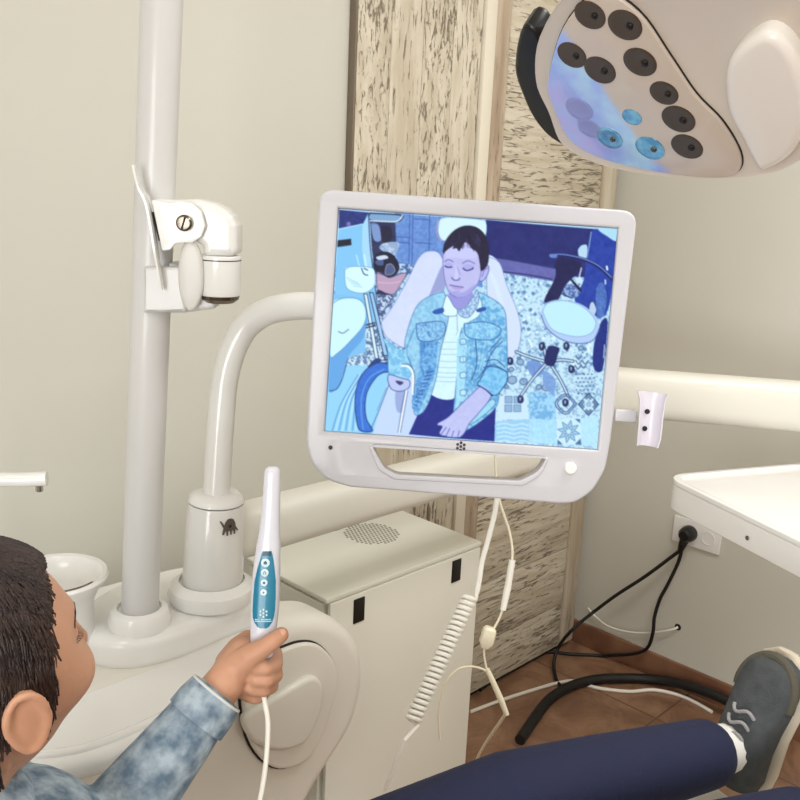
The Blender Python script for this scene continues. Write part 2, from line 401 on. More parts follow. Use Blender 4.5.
# hinged tray bracket clamped to the pole: drawn in an upright plane facing the room's middle
def VPt(px, py, P0, N=HF): p = onpl(px, py, P0, N); d = p - np.array(P0); return (float(d @ HR), float(d[2]))
bk = thing('hinged_bracket', 'white hinged bracket with round bolt and thin edge-on plate clamped to the left pole', 'bracket', (*pc, 1.22))
B0 = alongz((*pc, BZ), AXP, 1.25)
def bshape(pts, dfront, thick, bev, name, m, rr=None, par=None, sp=False):
    P0 = B0 - HF * dfront
    q = [VPt(x, y, P0) for x, y in pts]
    q = [tuple(p) for p in spline(q, 5, closed=True)] if sp else (rounded(q, rr) if rr else q)
    return flat([q], P0, HR, UP, -HF, thick, bev).build(name, m, par or bk)
bshape([(143, 267), (184, 267), (186, 312), (143, 313)], .036, .072, .004, 'pole_clamp', m_pole, .002)
bshape([(168, 262), (205, 275), (216, 303), (214, 309), (184, 313), (168, 313)], .024, .04, .004, 'clamp_arm', m_pole, .003)
bshape([(151, 199), (158, 201), (171, 203), (180, 201), (192, 203), (201, 211), (205, 226), (201, 237), (192, 243), (184, 243), (175, 244), (170, 250), (162, 251)], .046, .006, .0015, 'hinge_plate', m_white, .003)
bshape([(151, 198), (171, 200), (195, 199), (213, 203), (224, 209), (232, 216), (236.5, 226), (236.5, 257), (203, 257), (202, 246), (196, 243), (150, 213)], .036, .056, .010, 'hood', m_white, .012)
cyl = lambda px, py, d: onpl(px, py, B0 - HF * d, HF)
ca = cyl(220, 277, .012)
topz = cyl(220, 255, .012)[2]; seamz = cyl(220, 259.5, .012)[2]; botz = cyl(221, 295, .012)[2]
MB().lathe([(.027, botz), (.0282, botz + .003), (.0282, topz - .002), (.0265, topz)], (ca[0], ca[1], 0)).build('joint_barrel', m_white, bk)
MB().lathe([(.0280, seamz - .0008), (.0286, seamz - .0005), (.0286, seamz + .0005), (.0280, seamz + .0008)], (ca[0], ca[1], 0)).build('joint_seam', m_gap, bk)
MB().lathe([(.019, botz - .010), (.0255, botz - .005), (.0272, botz + .001)], (ca[0], ca[1], 0)).build('chrome_ring', m_dchrome, bk)
# clear disc (seen nearly face on)
dcn = cyl(189, 276, .04)
flat([[(.0190 * math.cos(a) * (1 if math.cos(a) > 0 else .8), .047 * math.sin(a)) for a in [k * 2 * PI / 40 for k in range(40)]]], dcn, HR, UP, -HF, .012, .004).build('clear_guard', m_clear, bk)
bp = cyl(184.5, 223, .05)
MB().lathe([(.0105, 0), (.0105, .003), (.008, .0055), (.0035, .006)], bp, -HF, 28).build('bolt', m_dchrome, bk)
MB().box(bp - HF * .0058, (.016, .0022, .0024), (nrm(HR * .3 + UP), nrm(HR - UP * .3), HF)).build('bolt_slot', m_gap, bk)
# thin plate, curved at the top
pts = [(133.5, 165), (136.5, 177), (140.5, 189), (145.5, 198), (149, 210), (152.5, 228), (155.5, 248), (158.5, 268), (161.5, 290)]
P0 = B0 - HF * .048
ctr = [onpl(x, y, P0, HF) for x, y in spline(pts, 3)]
sec = []
for i, p in enumerate(ctr):
    t = nrm(ctr[min(i + 1, len(ctr) - 1)] - ctr[max(i - 1, 0)]); s_ = np.cross(t, HF)
    wdt = .011 * min(1, .35 + i * .12, .35 + (len(ctr) - 1 - i) * .12)
    dv = nrm(HF - HR * .06)
    sec.append([p + s_ * .0014 - dv * wdt, p - s_ * .0014 - dv * wdt, p - s_ * .0014 + dv * wdt, p + s_ * .0014 + dv * wdt])
MB().loft(sec).build('thin_plate', m_white, bk)
bshape([(151.5, 212), (154, 212), (161, 240), (158.5, 241)], .044, .03, .0008, 'rubber_pad', m_gap)

# ------------------------------------------------------------------ swivel column with two arms
ar = thing('swivel_column', 'short white column with grey animal logo, carrying the thick arms and monitor tube', 'column', (*p2, BZ + .03))
ct = float(onpl(216.5, 493, (*p2, BZ), HF)[2])
CB = np.array([*p2, 0.0]) - 0; CB = np.array([*p2, BZ]) - AXC * BZ   # lathe heights stay absolute along the leaning axis
MB().lathe([(.0465, BZ + .02), (.0478, BZ + .03), (.0436, ct - .0155), (.0426, ct - .014)], CB, AXC).build('column', m_white, ar)
MB().lathe([(.0405, ct - .015), (.041, ct - .012)], CB, AXC).build('seam', m_gap, ar)
MB().lathe([(.0425, ct - .0125), (.0437, ct - .011), (.0432, ct - .008), (.040, ct - .003), (.033, ct + .002), (.024, ct + .003)], CB, AXC).build('cap', m_abs, ar)
# grey animal mark printed on the column
mk = MB()
def oncyl(px, py, c=alongz(CB, AXC, .975)[:2] if AXC[2] else 0, r=.0478):
    d = ray(px, py); a = d[0] ** 2 + d[1] ** 2; o_ = EYE[:2] - c; b_ = 2 * (d[:2] @ o_); cc = o_ @ o_ - r * r
    t = (-b_ - math.sqrt(max(b_ * b_ - 4 * a * cc, 0))) / (2 * a); return EYE + d * t
LZ = .975; RM = .0478 + (.0436 - .0478) * ((LZ - BZ - .03) / (ct - .057 - BZ)) + .0016
mkx = lambda p: (210 + p[0] * .075, 492.5 + p[1] * .075)
def decal(poly, r):
    P = [mkx(p) for p in poly]; O_ = [oncyl(x, y, r=r) for x, y in P]; I_ = [oncyl(x, y, r=r - .0030) for x, y in P]
    n_ = len(P); mk.add(O_ + I_, [tuple(range(n_))] + [(k, (k + 1) % n_, n_ + (k + 1) % n_, n_ + k) for k in range(n_)])
dome = [(190, 560), (175, 470), (205, 400), (235, 358), (275, 344), (315, 355), (338, 400), (345, 450), (362, 480), (376, 500), (362, 506), (345, 495), (335, 545), (320, 545), (310, 510), (293, 512), (288, 560), (270, 560), (262, 515), (247, 520), (240, 575), (225, 575), (215, 540), (205, 525), (190, 560)]
decal([(175, 572), (160, 565), (180, 470), (205, 520), (192, 560)], RM); decal([(205, 400), (235, 358), (275, 344), (315, 355), (338, 400), (345, 450), (340, 500), (205, 525), (180, 475)], RM)
for a in ((205, 515), (250, 512), (300, 508)): pass
for (x0_, x1_, y1_) in ((215, 245, 578), (264, 292, 563), (312, 338, 550)):
    decal([(x0_, 500), (x1_, 500), (x1_ - 2, y1_), (x0_ + 5, y1_)], RM)
decal([(335, 430), (350, 455), (378, 495), (366, 508), (338, 480)], RM)
decal([(180, 480), (128, 390), (145, 380), (200, 450)], RM)
mo = mk.build('animal_logo', m_logo, ar, smooth=False)
mk = MB(); decal([(250, 465), (262, 440), (288, 428), (290, 450), (270, 470)], RM + .0003); mk.build('logo_eye', m_black, mo, smooth=False)
# monitor tube
def Wd(px, py, D): return W(px, py, D)
base = CB + AXC * (ct - .002)
dtop = float((base - EYE) @ FW)
tb = [base, Wd(218.5, 460, dtop - .005), Wd(221, 420, dtop - .01), Wd(224, 385, dtop - .012), Wd(231, 355, dtop - .015), Wd(244, 329, dtop - .02), Wd(262, 314, dtop - .03), Wd(284, 307.5, dtop - .04), Wd(316, 306, dtop - .06), Wd(370, 312, dtop - .09), Wd(440, 325, dtop - .105)]
tube_end = tb[-1]
MB().tube(spline(tb, 8), .0208, 32).build('monitor_tube', m_white, ar)
# arm 1 (roughly level, running along the wall) and the elbow
EL = np.array([1.68, p2[1]])
def rrect(c, u, w_, h_, r_=.45):
    out = []
    for k in range(32):
        a = 2 * PI * k / 32; ca_, sa = math.cos(a), math.sin(a); e = .62
        out.append(c + u * (w_ / 2 * math.copysign(abs(ca_) ** e, ca_)) + UP * (h_ / 2 * math.copysign(abs(sa) ** e, sa)))
    return out
def beam(a, b, w_, h_):
    a = np.array(a); b = np.array(b); t = nrm(b - a); u = np.cross(t, UP); u = nrm(u)
    ss = []
    for f_, k in ((0, .8), (.01, .97), (.03, 1), (.97, 1), (.99, .97), (1, .8)): ss.append(rrect(a + (b - a) * f_, u, w_ * k, h_ * k))
    return MB().loft(ss)

beam((p2[0] - .0, p2[1], .953), (EL[0] + .05, EL[1], .945), .070, .084).build('lower_arm', m_arm, ar)
MB().lathe([(.045, .88), (.05, .885), (.05, 1.0), (.046, 1.003), (.046, 1.012), (.05, 1.015), (.05, 1.135), (.045, 1.14)], (*EL, 0)).build('elbow', m_arm, ar)
E2 = np.array([2.17, .40, 1.08]) 
a_ = onax(625, 391.5, 2, 1.08); b2 = onax(770, 403.5, 2, 1.08); dd = nrm(b2 - a_)
E1 = a_ - dd * ((a_[1] - EL[1]) / -dd[1] * -1 if False else np.linalg.norm(a_[:2] - EL))
E2 = b2 + dd * .20
beam(np.array([EL[0], EL[1], 1.08]), E2, .085, .108).build('upper_arm', m_arm, ar)
# ------------------------------------------------------------------ instrument tray at right
tr = thing('instrument_tray', 'white moulded instrument tray with raised rim at the right, reached by the thick arm', 'tray', (1.8, .68, .92))
tz = .95
c0 = onax(663.5, 475.6, 2, tz)[:2]; u_ = nrm(onax(770, 466, 2, tz) - onax(660, 475.6, 2, tz)); v_ = nrm(onax(769, 532, 2, tz) - onax(660, 475.6, 2, tz)); v_ = nrm(v_ - u_ * (v_ @ u_))
O_ = np.array([c0[0], c0[1], tz])
lp = rounded([(0, 0), (.52, 0), (.52, .42), (0, .42)], .055, 10)
flat([lp], O_ - UP * .004, u_, v_, UP, .058, .004, 4).build('tray_body', m_abs, tr)
inn = rounded([(.014, .014), (.506, .014), (.506, .406), (.014, .406)], .045, 10)
flat([lp, inn], O_ + UP * .002, u_, v_, UP, .014, .0028, 3).build('raised_rim', m_abs, tr)
sc = onpl(747.5, 537.5, O_ , u_)
sp_ = onpl(747.5, 537.5, O_ + v_ * 0, u_)
# front left side is the plane at u=0
q = onpl(747.5, 538, O_ - u_ * .0005, u_)
MB().lathe([(.0042, 0), (.0042, .0015), (.003, .0025)], q, -u_, 16).build('screw', m_dchrome, tr)
en = E2 - dd * .03
MB().lathe([(.034, tz + .004), (.034, 1.05)], (en[0], en[1], 0), seg=32).build('support_post', m_arm, ar)

# ------------------------------------------------------------------ monitor
def pnp(pts, w, h):
    A = []
    for (u, v), (x, y) in zip([(0, 0), (w, 0), (w, h), (0, h)], pts):
        x = (x - 400) / FP; y = (y - 400) / FP
        A += [[u, v, 1, 0, 0, 0, -x * u, -x * v, -x], [0, 0, 0, u, v, 1, -y * u, -y * v, -y]]
    Hh = np.linalg.svd(np.array(A))[2][-1].reshape(3, 3)
    if Hh[2, 2] < 0: Hh = -Hh
    return Hh / ((np.linalg.norm(Hh[:, 0]) + np.linalg.norm(Hh[:, 1])) / 2)
SW, SH = .376, .301
Hm = pnp([(339.1, 208.9), (617.9, 228.9), (596.6, 448.6), (324.2, 429.9)], SW, SH)
MU = nrm(M3 @ Hm[:, 0]); MN = -nrm(np.cross(MU, M3 @ Hm[:, 1])); MD = np.cross(MU, MN); 
if MD @ (M3 @ Hm[:, 1]) < 0: MD = -MD
MN = nrm(np.cross(MU, -MD)); 
if MN @ FW > 0: MN = -MN
MO = EYE + M3 @ Hm[:, 2]
def mp(px, py):
    p = onpl(px, py, MO, MN) - MO; return (float(p @ MU), float(-(p @ MD)))   # v up
MVv = -MD
mon = thing('wall_monitor', 'white framed monitor with carrying slot, showing a boy in a denim jacket', 'monitor', MO + MD * .3 + MU * .19)
outer = [mp(*p) for p in ((319.5, 189), (637.5, 210.5), (622, 385), (613, 443), (597, 503), (365, 487), (308, 452), (306, 425))]
outer = [mp(*p) for p in ((319.5, 189), (638, 211), (610.5, 441), (605, 470), (592, 492), (574, 503), (560, 503.5), (385, 489.5), (350, 487), (327, 480), (311, 463), (306, 442))]
outer = rounded(outer, [.02, .022, .06, .05, .05, .05, .02, .02, .05, .05, .05, .05])
scr = [(-.001, .001), (SW + .001, .001), (SW + .001, -SH - .001), (-.001, -SH - .001)]
slot = rounded([mp(*p) for p in ((372, 445), (546, 457.5), (538, 471), (520, 480.5), (397, 474), (384, 467))], [.004, .004, .03, .02, .02, .02])
FO = MO + MN * .0025
flat([outer, scr, slot], FO, MU, MVv, MN, .026, .004, 4).build('bezel', m_bezel, mon)
slo = rounded([mp(*p) for p in ((368, 445), (549, 457), (541, 475), (523, 485.5), (394, 479), (379, 470))], [.004, .004, .03, .02, .02, .02])
flat([slo, slot], FO + MN * .0022, MU, MVv, MN, .008, .0018, 3).build('slot_lip', m_bezel, mon)
# rear housing
hb = rounded([(.0, .0), (SW, 0), (SW, -SH + .01), (0, -SH + .01)], .03)
flat([hb], MO - MN * .012, MU, MVv, MN, .038, .01, 4).build('rear_housing', m_bezel, mon)
MB().box(tube_end * .5 + (MO + MU * .19 - MVv * .15 - MN * .045) * .5, (.08, .08, .05), (MU, MVv, MN)).build('swivel_mount', m_bezel, mon, bevel=.01)
c_ = onpl(330.5, 447.5, FO, MN); MB().lathe([(.003, -.001), (.003, .0008)], c_, MN, 16).build('sensor_eye', m_black, mon)
c_ = onpl(570.5, 468, FO, MN); MB().lathe([(.0085, 0), (.0085, .003), (.007, .0045)], c_, MN, 28).build('power_button', m_abs, mon)
lg = MB(); c_ = onpl(460.8, 446.5, FO, MN)
for i, (dx, dy) in enumerate([(0, 0), (0, .0052), (0, -.0052), (.0045, .0026), (.0045, -.0026), (-.0045, .0026), (-.0045, -.0026)]):
    lg.lathe([(.0021, -.0005), (.0021, .0006)], c_ + MU * dx + MVv * dy, MN, 12)
lg.build('logo_dots', m_logod, mon)

# ---- picture on the screen, painted in numpy and carried by the display mesh
SC = 4; ox, oy = 318, 203; WW, HH = int(306 * SC), int(252 * SC)
img = np.zeros((HH, WW, 3)); img[:] = (176, 216, 240)
Yg, Xg = np.mgrid[0:HH, 0:WW]
TR = {'T': (0, 0, 1), 'R': (300, 180, .425), 'A': (320, 200, .125), 'B': (320, 290, .1875), 'C': (400, 210, .1625), 'D': (380, 320, .175), 'E': (500, 220, .15), 'F': (490, 330, .1625)}
def tp(k, pts): a, b, s = TR[k]; return [((a + x * s - ox) * SC, (b + y * s - oy) * SC) for x, y in pts]
def inside(P):
    xs = [p[0] for p in P]; ys = [p[1] for p in P]
    x0, x1 = max(int(min(xs)), 0), min(int(max(xs)) + 2, WW); y0, y1 = max(int(min(ys)), 0), min(int(max(ys)) + 2, HH)
    if x1 <= x0 or y1 <= y0: return None
    X = Xg[y0:y1, x0:x1] + .5; Y = Yg[y0:y1, x0:x1] + .5; m = np.zeros(X.shape, bool)
    n_ = len(P)
    for i in range(n_):
        xa, ya = P[i]; xb, yb = P[(i + 1) % n_]
        if ya == yb: continue
        c = ((ya > Y) != (yb > Y)) & (X < (xb - xa) * (Y - ya) / (yb - ya) + xa); m ^= c
    return y0, y1, x0, x1, m
def smooth_noise(h, w, cell):
    g = rng.random((int(h / cell) + 3, int(w / cell) + 3)); yy = np.arange(h) / cell; xx = np.arange(w) / cell
    y0 = yy.astype(int); x0 = xx.astype(int); fy = (yy - y0)[:, None]; fx = (xx - x0)[None]
    return (g[y0][:, x0] * (1 - fy) * (1 - fx) + g[y0 + 1][:, x0] * fy * (1 - fx) + g[y0][:, x0 + 1] * (1 - fy) * fx + g[y0 + 1][:, x0 + 1] * fy * fx)
def fill(k, pts, col, sm=True, noise=0, cell=6, col2=None, edge=None, ew=.5, thr=None):
    P = tp(k, pts)
    if sm: P = [tuple(p) for p in spline(P, 6, closed=True)]
    r = inside(P)
    if r is None: return
    y0, y1, x0, x1, m = r; reg = img[y0:y1, x0:x1]; c = np.array(col, float)
    if noise or col2 is not None:
        nz = .6 * smooth_noise(y1 - y0, x1 - x0, cell) + .4 * smooth_noise(y1 - y0, x1 - x0, cell / 2.3)
        if col2 is not None:
            t = np.clip((nz - .5) * 5 + .5, 0, 1) if thr is None else (nz > thr) * 1.; t = t[..., None]; cc = c * (1 - t) + np.array(col2) * t
        else: cc = c + (nz[..., None] - .5) * 2 * noise
        reg[m] = cc[m]
    else: reg[m] = c
    if edge is not None: line(k, pts + [pts[0]], edge, ew, sm)
def line(k, pts, col, w=.6, sm=True, al=1):
    P = tp(k, pts)
    if sm and len(P) > 2: P = [tuple(p) for p in spline(P, 6)]
    w = w * SC / 2
    for (xa, ya), (xb, yb) in zip(P[:-1], P[1:]):
        x0, x1 = max(int(min(xa, xb) - w - 1), 0), min(int(max(xa, xb) + w + 2), WW); y0, y1 = max(int(min(ya, yb) - w - 1), 0), min(int(max(ya, yb) + w + 2), HH)
        if x1 <= x0 or y1 <= y0: continue
        X = Xg[y0:y1, x0:x1] + .5; Y = Yg[y0:y1, x0:x1] + .5; dx, dy = xb - xa, yb - ya; L2 = dx * dx + dy * dy + 1e-9
        t = np.clip(((X - xa) * dx + (Y - ya) * dy) / L2, 0, 1); d = np.hypot(X - xa - t * dx, Y - ya - t * dy)
        a = (np.clip(w + .5 - d, 0, 1) * al)[..., None]; img[y0:y1, x0:x1] = img[y0:y1, x0:x1] * (1 - a) + np.array(col) * a
INK = (40, 60, 120); INK2 = (70, 110, 170)
# patterned floor
fill('R', [(430, 170), (740, 230), (740, 640), (420, 620)], (190, 226, 244), False, col2=(140, 184, 220), cell=8, thr=.58)
fill('R', [(80, 180), (300, 190), (300, 600), (60, 600)], (180, 216, 240), False, col2=(90, 130, 180), cell=9, thr=.56)
for i in range(300):
    x = 440 + rng.random() * 290; y = 215 + rng.random() * 240; s = 2 + rng.random() * 2.5
    fill('R', [(x - s, y - s * .5), (x + s * .6, y - s), (x + s, y + s * .4), (x - s * .4, y + s)], (94, 136, 186) if rng.random() < .6 else (216, 240, 252))
# big tiles near the bottom, F coordinates
fill('F', [(30, 560), (240, 545), (235, 690), (25, 680)], (150, 205, 240), False, noise=10, cell=6)
for j in range(5): line('F', [(40, 580 + j * 26), (90, 572 + j * 26), (140, 584 + j * 26), (190, 574 + j * 26), (232, 584 + j * 26)], (196, 232, 248), 1.1)
fill('F', [(235, 380), (400, 385), (405, 550), (240, 545)], (158, 212, 246), False, col2=(110, 175, 225), cell=10)
fill('F', [(242, 550), (405, 550), (405, 700), (240, 690)], (166, 220, 248), False, noise=14, cell=7)
fill('F', [(50, 395), (225, 385), (230, 545), (45, 550)], (196, 228, 245), False)
for (a, b) in ((90, 405), (145, 405), (88, 458), (143, 458)): fill('F', [(a, b), (a + 44, b), (a + 44, b + 42), (a, b + 42)], (140, 178, 214), False, edge=INK2)
fill('F', [(408, 545), (555, 540), (560, 705), (408, 700)], (196, 232, 248), False)
for a in range(8):
    th = a * PI / 4 + .2; cx_, cy_ = 482, 622
    fill('F', [(cx_ + 14 * math.cos(th), cy_ + 14 * math.sin(th)), (cx_ + 42 * math.cos(th + .3), cy_ + 42 * math.sin(th + .3)), (cx_ + 70 * math.cos(th), cy_ + 70 * math.sin(th)), (cx_ + 42 * math.cos(th - .3), cy_ + 42 * math.sin(th - .3))], (150, 200, 235), False, edge=(60, 105, 160), ew=.5)
for q in ([(412, 670), (445, 700), (412, 700)], [(520, 545), (552, 545), (552, 570)], [(520, 700), (555, 665), (560, 705)]): fill('F', q, (70, 115, 170), False)
fill('F', [(560, 540), (665, 530), (660, 715), (562, 705)], (176, 226, 248), False, noise=12, cell=6)
for s_ in (1, .72):
    line('F', [(605 + 60 * s_, 455), (605, 455 - 66 * s_), (605 - 60 * s_, 455), (605, 455 + 66 * s_), (605 + 60 * s_, 455)], (64, 92, 140), 1.6 * s_, False)
for (x, y) in ((580, 425), (630, 425), (580, 485), (630, 485)): line('F', [(x, y), (605, 455)], (196, 232, 248), 2.2, False)
fill('F', [(590, 440), (620, 438), (622, 470), (592, 472)], (150, 185, 215), False, noise=20, cell=4)
for (x, y, r) in ((135, 305, 28), (205, 315, 24), (185, 195, 22), (345, 350, 26), (300, 350, 18), (95, 345, 14), (560, 110, 16), (130, 240, 16)):
    fill('F', [(x + r * math.cos(a), y + r * .85 * math.sin(a)) for a in np.linspace(0, 2 * PI, 9)[:-1]], (140, 175, 210), edge=(60, 95, 150), ew=.7)
for i in range(7):
    for j in range(6):
        x, y = 530 + i * 24 + (j % 2) * 12, 270 + j * 24
        if x < 650: fill('F', [(x - 8, y), (x, y - 5), (x + 8, y), (x, y + 5)], (60, 92, 145), False)
for x, y in ((545, 195), (585, 195), (545, 165), (575, 220), (540, 225)): line('F', [(x - 18, y - 10), (x, y + 12), (x + 18, y - 8)], (56, 84, 130), .9)
for i in range(70):
    x = 60 + rng.random() * 560; y = 100 + rng.random() * 300
    line('F', [(x, y), (x + rng.normal() * 16, y + rng.normal() * 14), (x + rng.normal() * 16, y + rng.normal() * 14)], (90, 135, 185), .5, al=.7)
# wall and door at the top
fill('A', [(600, 100), (810, 125), (1300, 150), (1300, 700), (810, 560), (760, 520), (610, 495)], (98, 142, 214), False, noise=22, cell=9)
for x in (720, 745, 880, 1060, 1090): line('A', [(x, 110), (x - 10, 520)], (58, 92, 168), .8)
for q in ([(610, 295), (720, 300)], [(600, 335), (715, 345)], [(760, 150), (880, 160)], [(760, 340), (900, 350)], [(620, 500), (860, 540)]): line('A', q, (60, 90, 165), .9)
fill('A', [(640, 505), (760, 520), (790, 480), (700, 640), (640, 620)], (178, 212, 238), False, col2=(70, 100, 160), cell=9, thr=.52)
fill('C', [(530, 60), (800, 85), (1300, 125), (1290, 420), (880, 400), (620, 370), (560, 300), (520, 180)], (34, 42, 118), False, noise=9, cell=22)
fill('E', [(-60, 245), (60, 262), (370, 318), (420, 420), (-20, 345), (-100, 330)], (98, 102, 176), False, noise=10, cell=10)
line('E', [(-60, 250), (60, 265), (370, 322)], (44, 50, 118), .9)
line('E', [(0, 342), (170, 362), (350, 394)], (30, 40, 100), 1)
# top left: dark corner, shelf, gear
fill('A', [(152, 78), (395, 100), (345, 190), (150, 235)], (34, 52, 128), False, noise=16, cell=14)
fill('A', [(215, 180), (240, 175), (245, 205), (215, 205)], (120, 110, 190))
fill('A', [(395, 100), (600, 120), (610, 340), (600, 480), (560, 620), (440, 590), (415, 400)], (40, 48, 92), False, noise=14, cell=14)
fill('A', [(400, 105), (640, 120), (655, 150), (600, 175), (400, 160)], (120, 165, 210), edge=(24, 32, 70), ew=1.2)
line('A', [(400, 165), (520, 172), (610, 172), (650, 145), (660, 120)], (232, 244, 252), 1.1)
fill('A', [(405, 190), (470, 200), (490, 320), (430, 320)], (120, 150, 205), edge=(40, 60, 120))
fill('A', [(490, 215), (570, 225), (565, 330), (500, 330)], (30, 26, 62))
fill('A', [(475, 385), (510, 345), (620, 335), (630, 380), (590, 450), (540, 430)], (184, 206, 232), col2=(140, 170, 210), cell=10)
fill('A', [(430, 470), (470, 420), (540, 415), (600, 455), (635, 540), (600, 600), (540, 615), (500, 580), (430, 560)], (14, 20, 52))
fill('A', [(440, 490), (500, 470), (505, 520), (460, 520)], (70, 90, 140)); fill('A', [(530, 520), (570, 510), (600, 560), (570, 595), (520, 590)], (78, 92, 140), edge=(190, 200, 220), ew=.5)
fill('A', [(450, 455), (520, 440), (545, 465), (470, 478)], (200, 214, 240))
fill('A', [(450, 580), (510, 600), (560, 620), (640, 590), (690, 590), (640, 680), (590, 750), (530, 745), (460, 720)], (184, 156, 188), edge=(60, 60, 110), ew=.6)
line('A', [(460, 655), (560, 665), (640, 650)], (214, 180, 204), .9)
fill('A', [(455, 720), (540, 750), (580, 770), (560, 840), (470, 840)], (36, 44, 80))
line('A', [(480, 770), (520, 800), (500, 830)], (200, 220, 240), .7)
# mint coloured unit at left
fill('A', [(150, 232), (340, 192), (388, 105), (400, 380), (440, 700), (470, 960), (200, 1100), (100, 1050), (118, 650), (135, 380)], (124, 196, 244), False)
fill('A', [(340, 195), (388, 105), (402, 380), (430, 560), (360, 520), (335, 400)], (160, 214, 248), False)
line('A', [(388, 105), (402, 380), (440, 700), (465, 900)], (30, 56, 120), .9); line('A', [(340, 195), (388, 105)], (60, 110, 180), .6)
line('A', [(150, 232), (340, 192)], (190, 236, 252), .9)
fill('A', [(140, 322), (248, 310), (250, 360), (137, 376)], (16, 20, 44), False)
fill('B', [(-20, 40), (70, 20), (240, 40), (240, 330), (180, 440), (20, 760), (-40, 760)], (120, 190, 240), False)
fill('B', [(125, 370), (240, 330), (250, 400), (200, 440), (140, 420)], (200, 228, 244), False, col2=(96, 130, 175), cell=7, thr=.5)
fill('B', [(235, 180), (310, 180), (370, 400), (250, 400)], (196, 226, 244), False, col2=(80, 112, 160), cell=6, thr=.52)
fill('B', [(300, 20), (400, 30), (330, 160), (310, 130)], (190, 214, 240), False, col2=(70, 90, 140), cell=7, thr=.5)
fill('B', [(20, 760), (40, 540), (100, 490), (140, 400), (240, 400), (300, 420), (420, 460), (400, 640), (270, 770)], (140, 208, 244), False)
for i in range(9): line('B', [(60 + i * 18, 745), (110 + i * 14, 600 - i * 6), (200 + i * 10, 450 - i * 2)], (176, 226, 248) if i % 2 else (92, 160, 222), 1.3)
fill('B', [(60, 345), (150, 280), (230, 190), (240, 110), (246, 180), (225, 260), (150, 350), (120, 440), (95, 510), (45, 540), (48, 400)], (92, 164, 230))
line('B', [(45, 535), (85, 525), (115, 470), (140, 380)], (30, 70, 130), .8)
fill('B', [(66, 70), (110, 45), (180, 42), (225, 65), (244, 120), (228, 190), (150, 280), (90, 335), (50, 350), (55, 200)], (198, 240, 252), edge=(70, 130, 190), ew=.6)
line('B', [(95, 220), (120, 228), (150, 208)], (50, 90, 140), .7)
line('A', [(290, 440), (320, 560)], (180, 230, 250), 1.2); line('A', [(352, 440), (372, 560)], (190, 236, 252), 2.2)
fill('A', [(195, 560), (230, 535), (300, 530), (420, 545), (440, 620), (430, 690), (360, 740), (270, 735), (205, 690)], (206, 242, 250), edge=(90, 150, 200), ew=.6)
line('A', [(330, 545), (350, 590), (380, 600)], INK, .9); line('A', [(350, 545), (380, 560)], INK, .9)
for k in range(4): line('A', [(210 + k * 18, 620 + k * 22), (300 + k * 12, 660 + k * 12)], (150, 206, 236), .6)
# lamp arm
fill('B', [(232, 20), (250, 20), (310, 365), (292, 370)], (206, 238, 250), False, edge=(30, 46, 90), ew=.7)
fill('B', [(262, 12), (282, 14), (362, 355), (340, 360)], (150, 200, 240), False, edge=(24, 38, 84), ew=.8)
for y in (185, 200): line('B', [(245, y), (290, y - 12)], (30, 46, 90), 1.3)
for y in (350, 372, 390): line('B', [(335, y), (372, y - 6)], (30, 46, 90), 1.1)
# armrest/seat
fill('B', [(275, 770), (310, 640), (350, 510), (400, 430), (560, 460), (600, 800)], (188, 212, 246), False)
fill('B', [(400, 540), (450, 545), (440, 640), (405, 640)], (150, 170, 220)); 
line('B', [(268, 735), (310, 640), (372, 480)], (60, 110, 175), .8); line('B', [(350, 520), (300, 640)], (96, 150, 205), .6)
# chair back lobes
fill('R', [(190, 335), (215, 300), (250, 240), (280, 182), (305, 167), (332, 178), (345, 240), (300, 300), (262, 350), (250, 392), (225, 385), (200, 365)], (204, 216, 249), noise=5, cell=20, edge=(100, 130, 190), ew=.5)
fill('R', [(255, 390), (300, 280), (336, 200), (342, 250), (300, 330), (262, 400)], (150, 160, 214))
fill('R', [(440, 180), (470, 195), (488, 250), (512, 310), (520, 360), (508, 408), (480, 430), (450, 400), (440, 260)], (204, 220, 249), edge=(100, 130, 190), ew=.5)
fill('R', [(445, 215), (465, 240), (480, 300), (470, 290)], (208, 228, 252))
# headrest
fill('C', [(245, 60), (300, 45), (500, 60), (532, 80), (530, 150), (500, 190), (300, 190), (255, 180), (235, 130)], (206, 238, 250), edge=(110, 150, 205), ew=.5)
line('C', [(232, 60), (228, 150), (258, 190)], (170, 150, 200), 1.2)
# right hand side: stool, column, dark hose
fill('E', [(620, 70), (690, 70), (790, 100), (770, 330), (720, 600), (640, 640), (500, 540), (560, 400), (585, 200)], (30, 62, 168), noise=14, cell=16)
fill('E', [(660, 60), (790, 60), (780, 140), (720, 110)], (168, 218, 240))
line('E', [(612, 80), (585, 250)], (150, 190, 230), .9)
fill('E', [(590, 640), (600, 560), (625, 545), (645, 600), (625, 640)], (180, 206, 232), edge=(20, 30, 80)); fill('E', [(650, 440), (690, 420), (715, 520), (690, 640), (650, 640), (640, 520)], (70, 110, 190), noise=24, cell=7)
fill('E', [(520, 200), (545, 168), (585, 170), (580, 255), (530, 245)], (178, 214, 240), edge=(30, 50, 120))
fill('E', [(380, 260), (520, 270), (540, 330), (470, 400), (430, 450), (380, 540), (310, 550), (300, 520), (370, 380)], (26, 28, 86), noise=6, cell=12)
fill('E', [(435, 440), (510, 420), (540, 470), (500, 520), (420, 500)], (150, 180, 225), col2=(60, 90, 160), cell=6)
line('E', [(545, 320), (515, 440)], (210, 220, 240), 1.3); line('E', [(480, 400), (540, 470)], (16, 18, 50), 2); line('E', [(410, 490), (480, 520)], (30, 40, 90), 1)
line('E', [(335, 232), (430, 235), (560, 262), (660, 310), (755, 395)], (20, 28, 92), 3.4)
line('E', [(335, 230), (430, 230), (560, 258), (660, 305), (750, 385)], (120, 150, 226), 1.1)
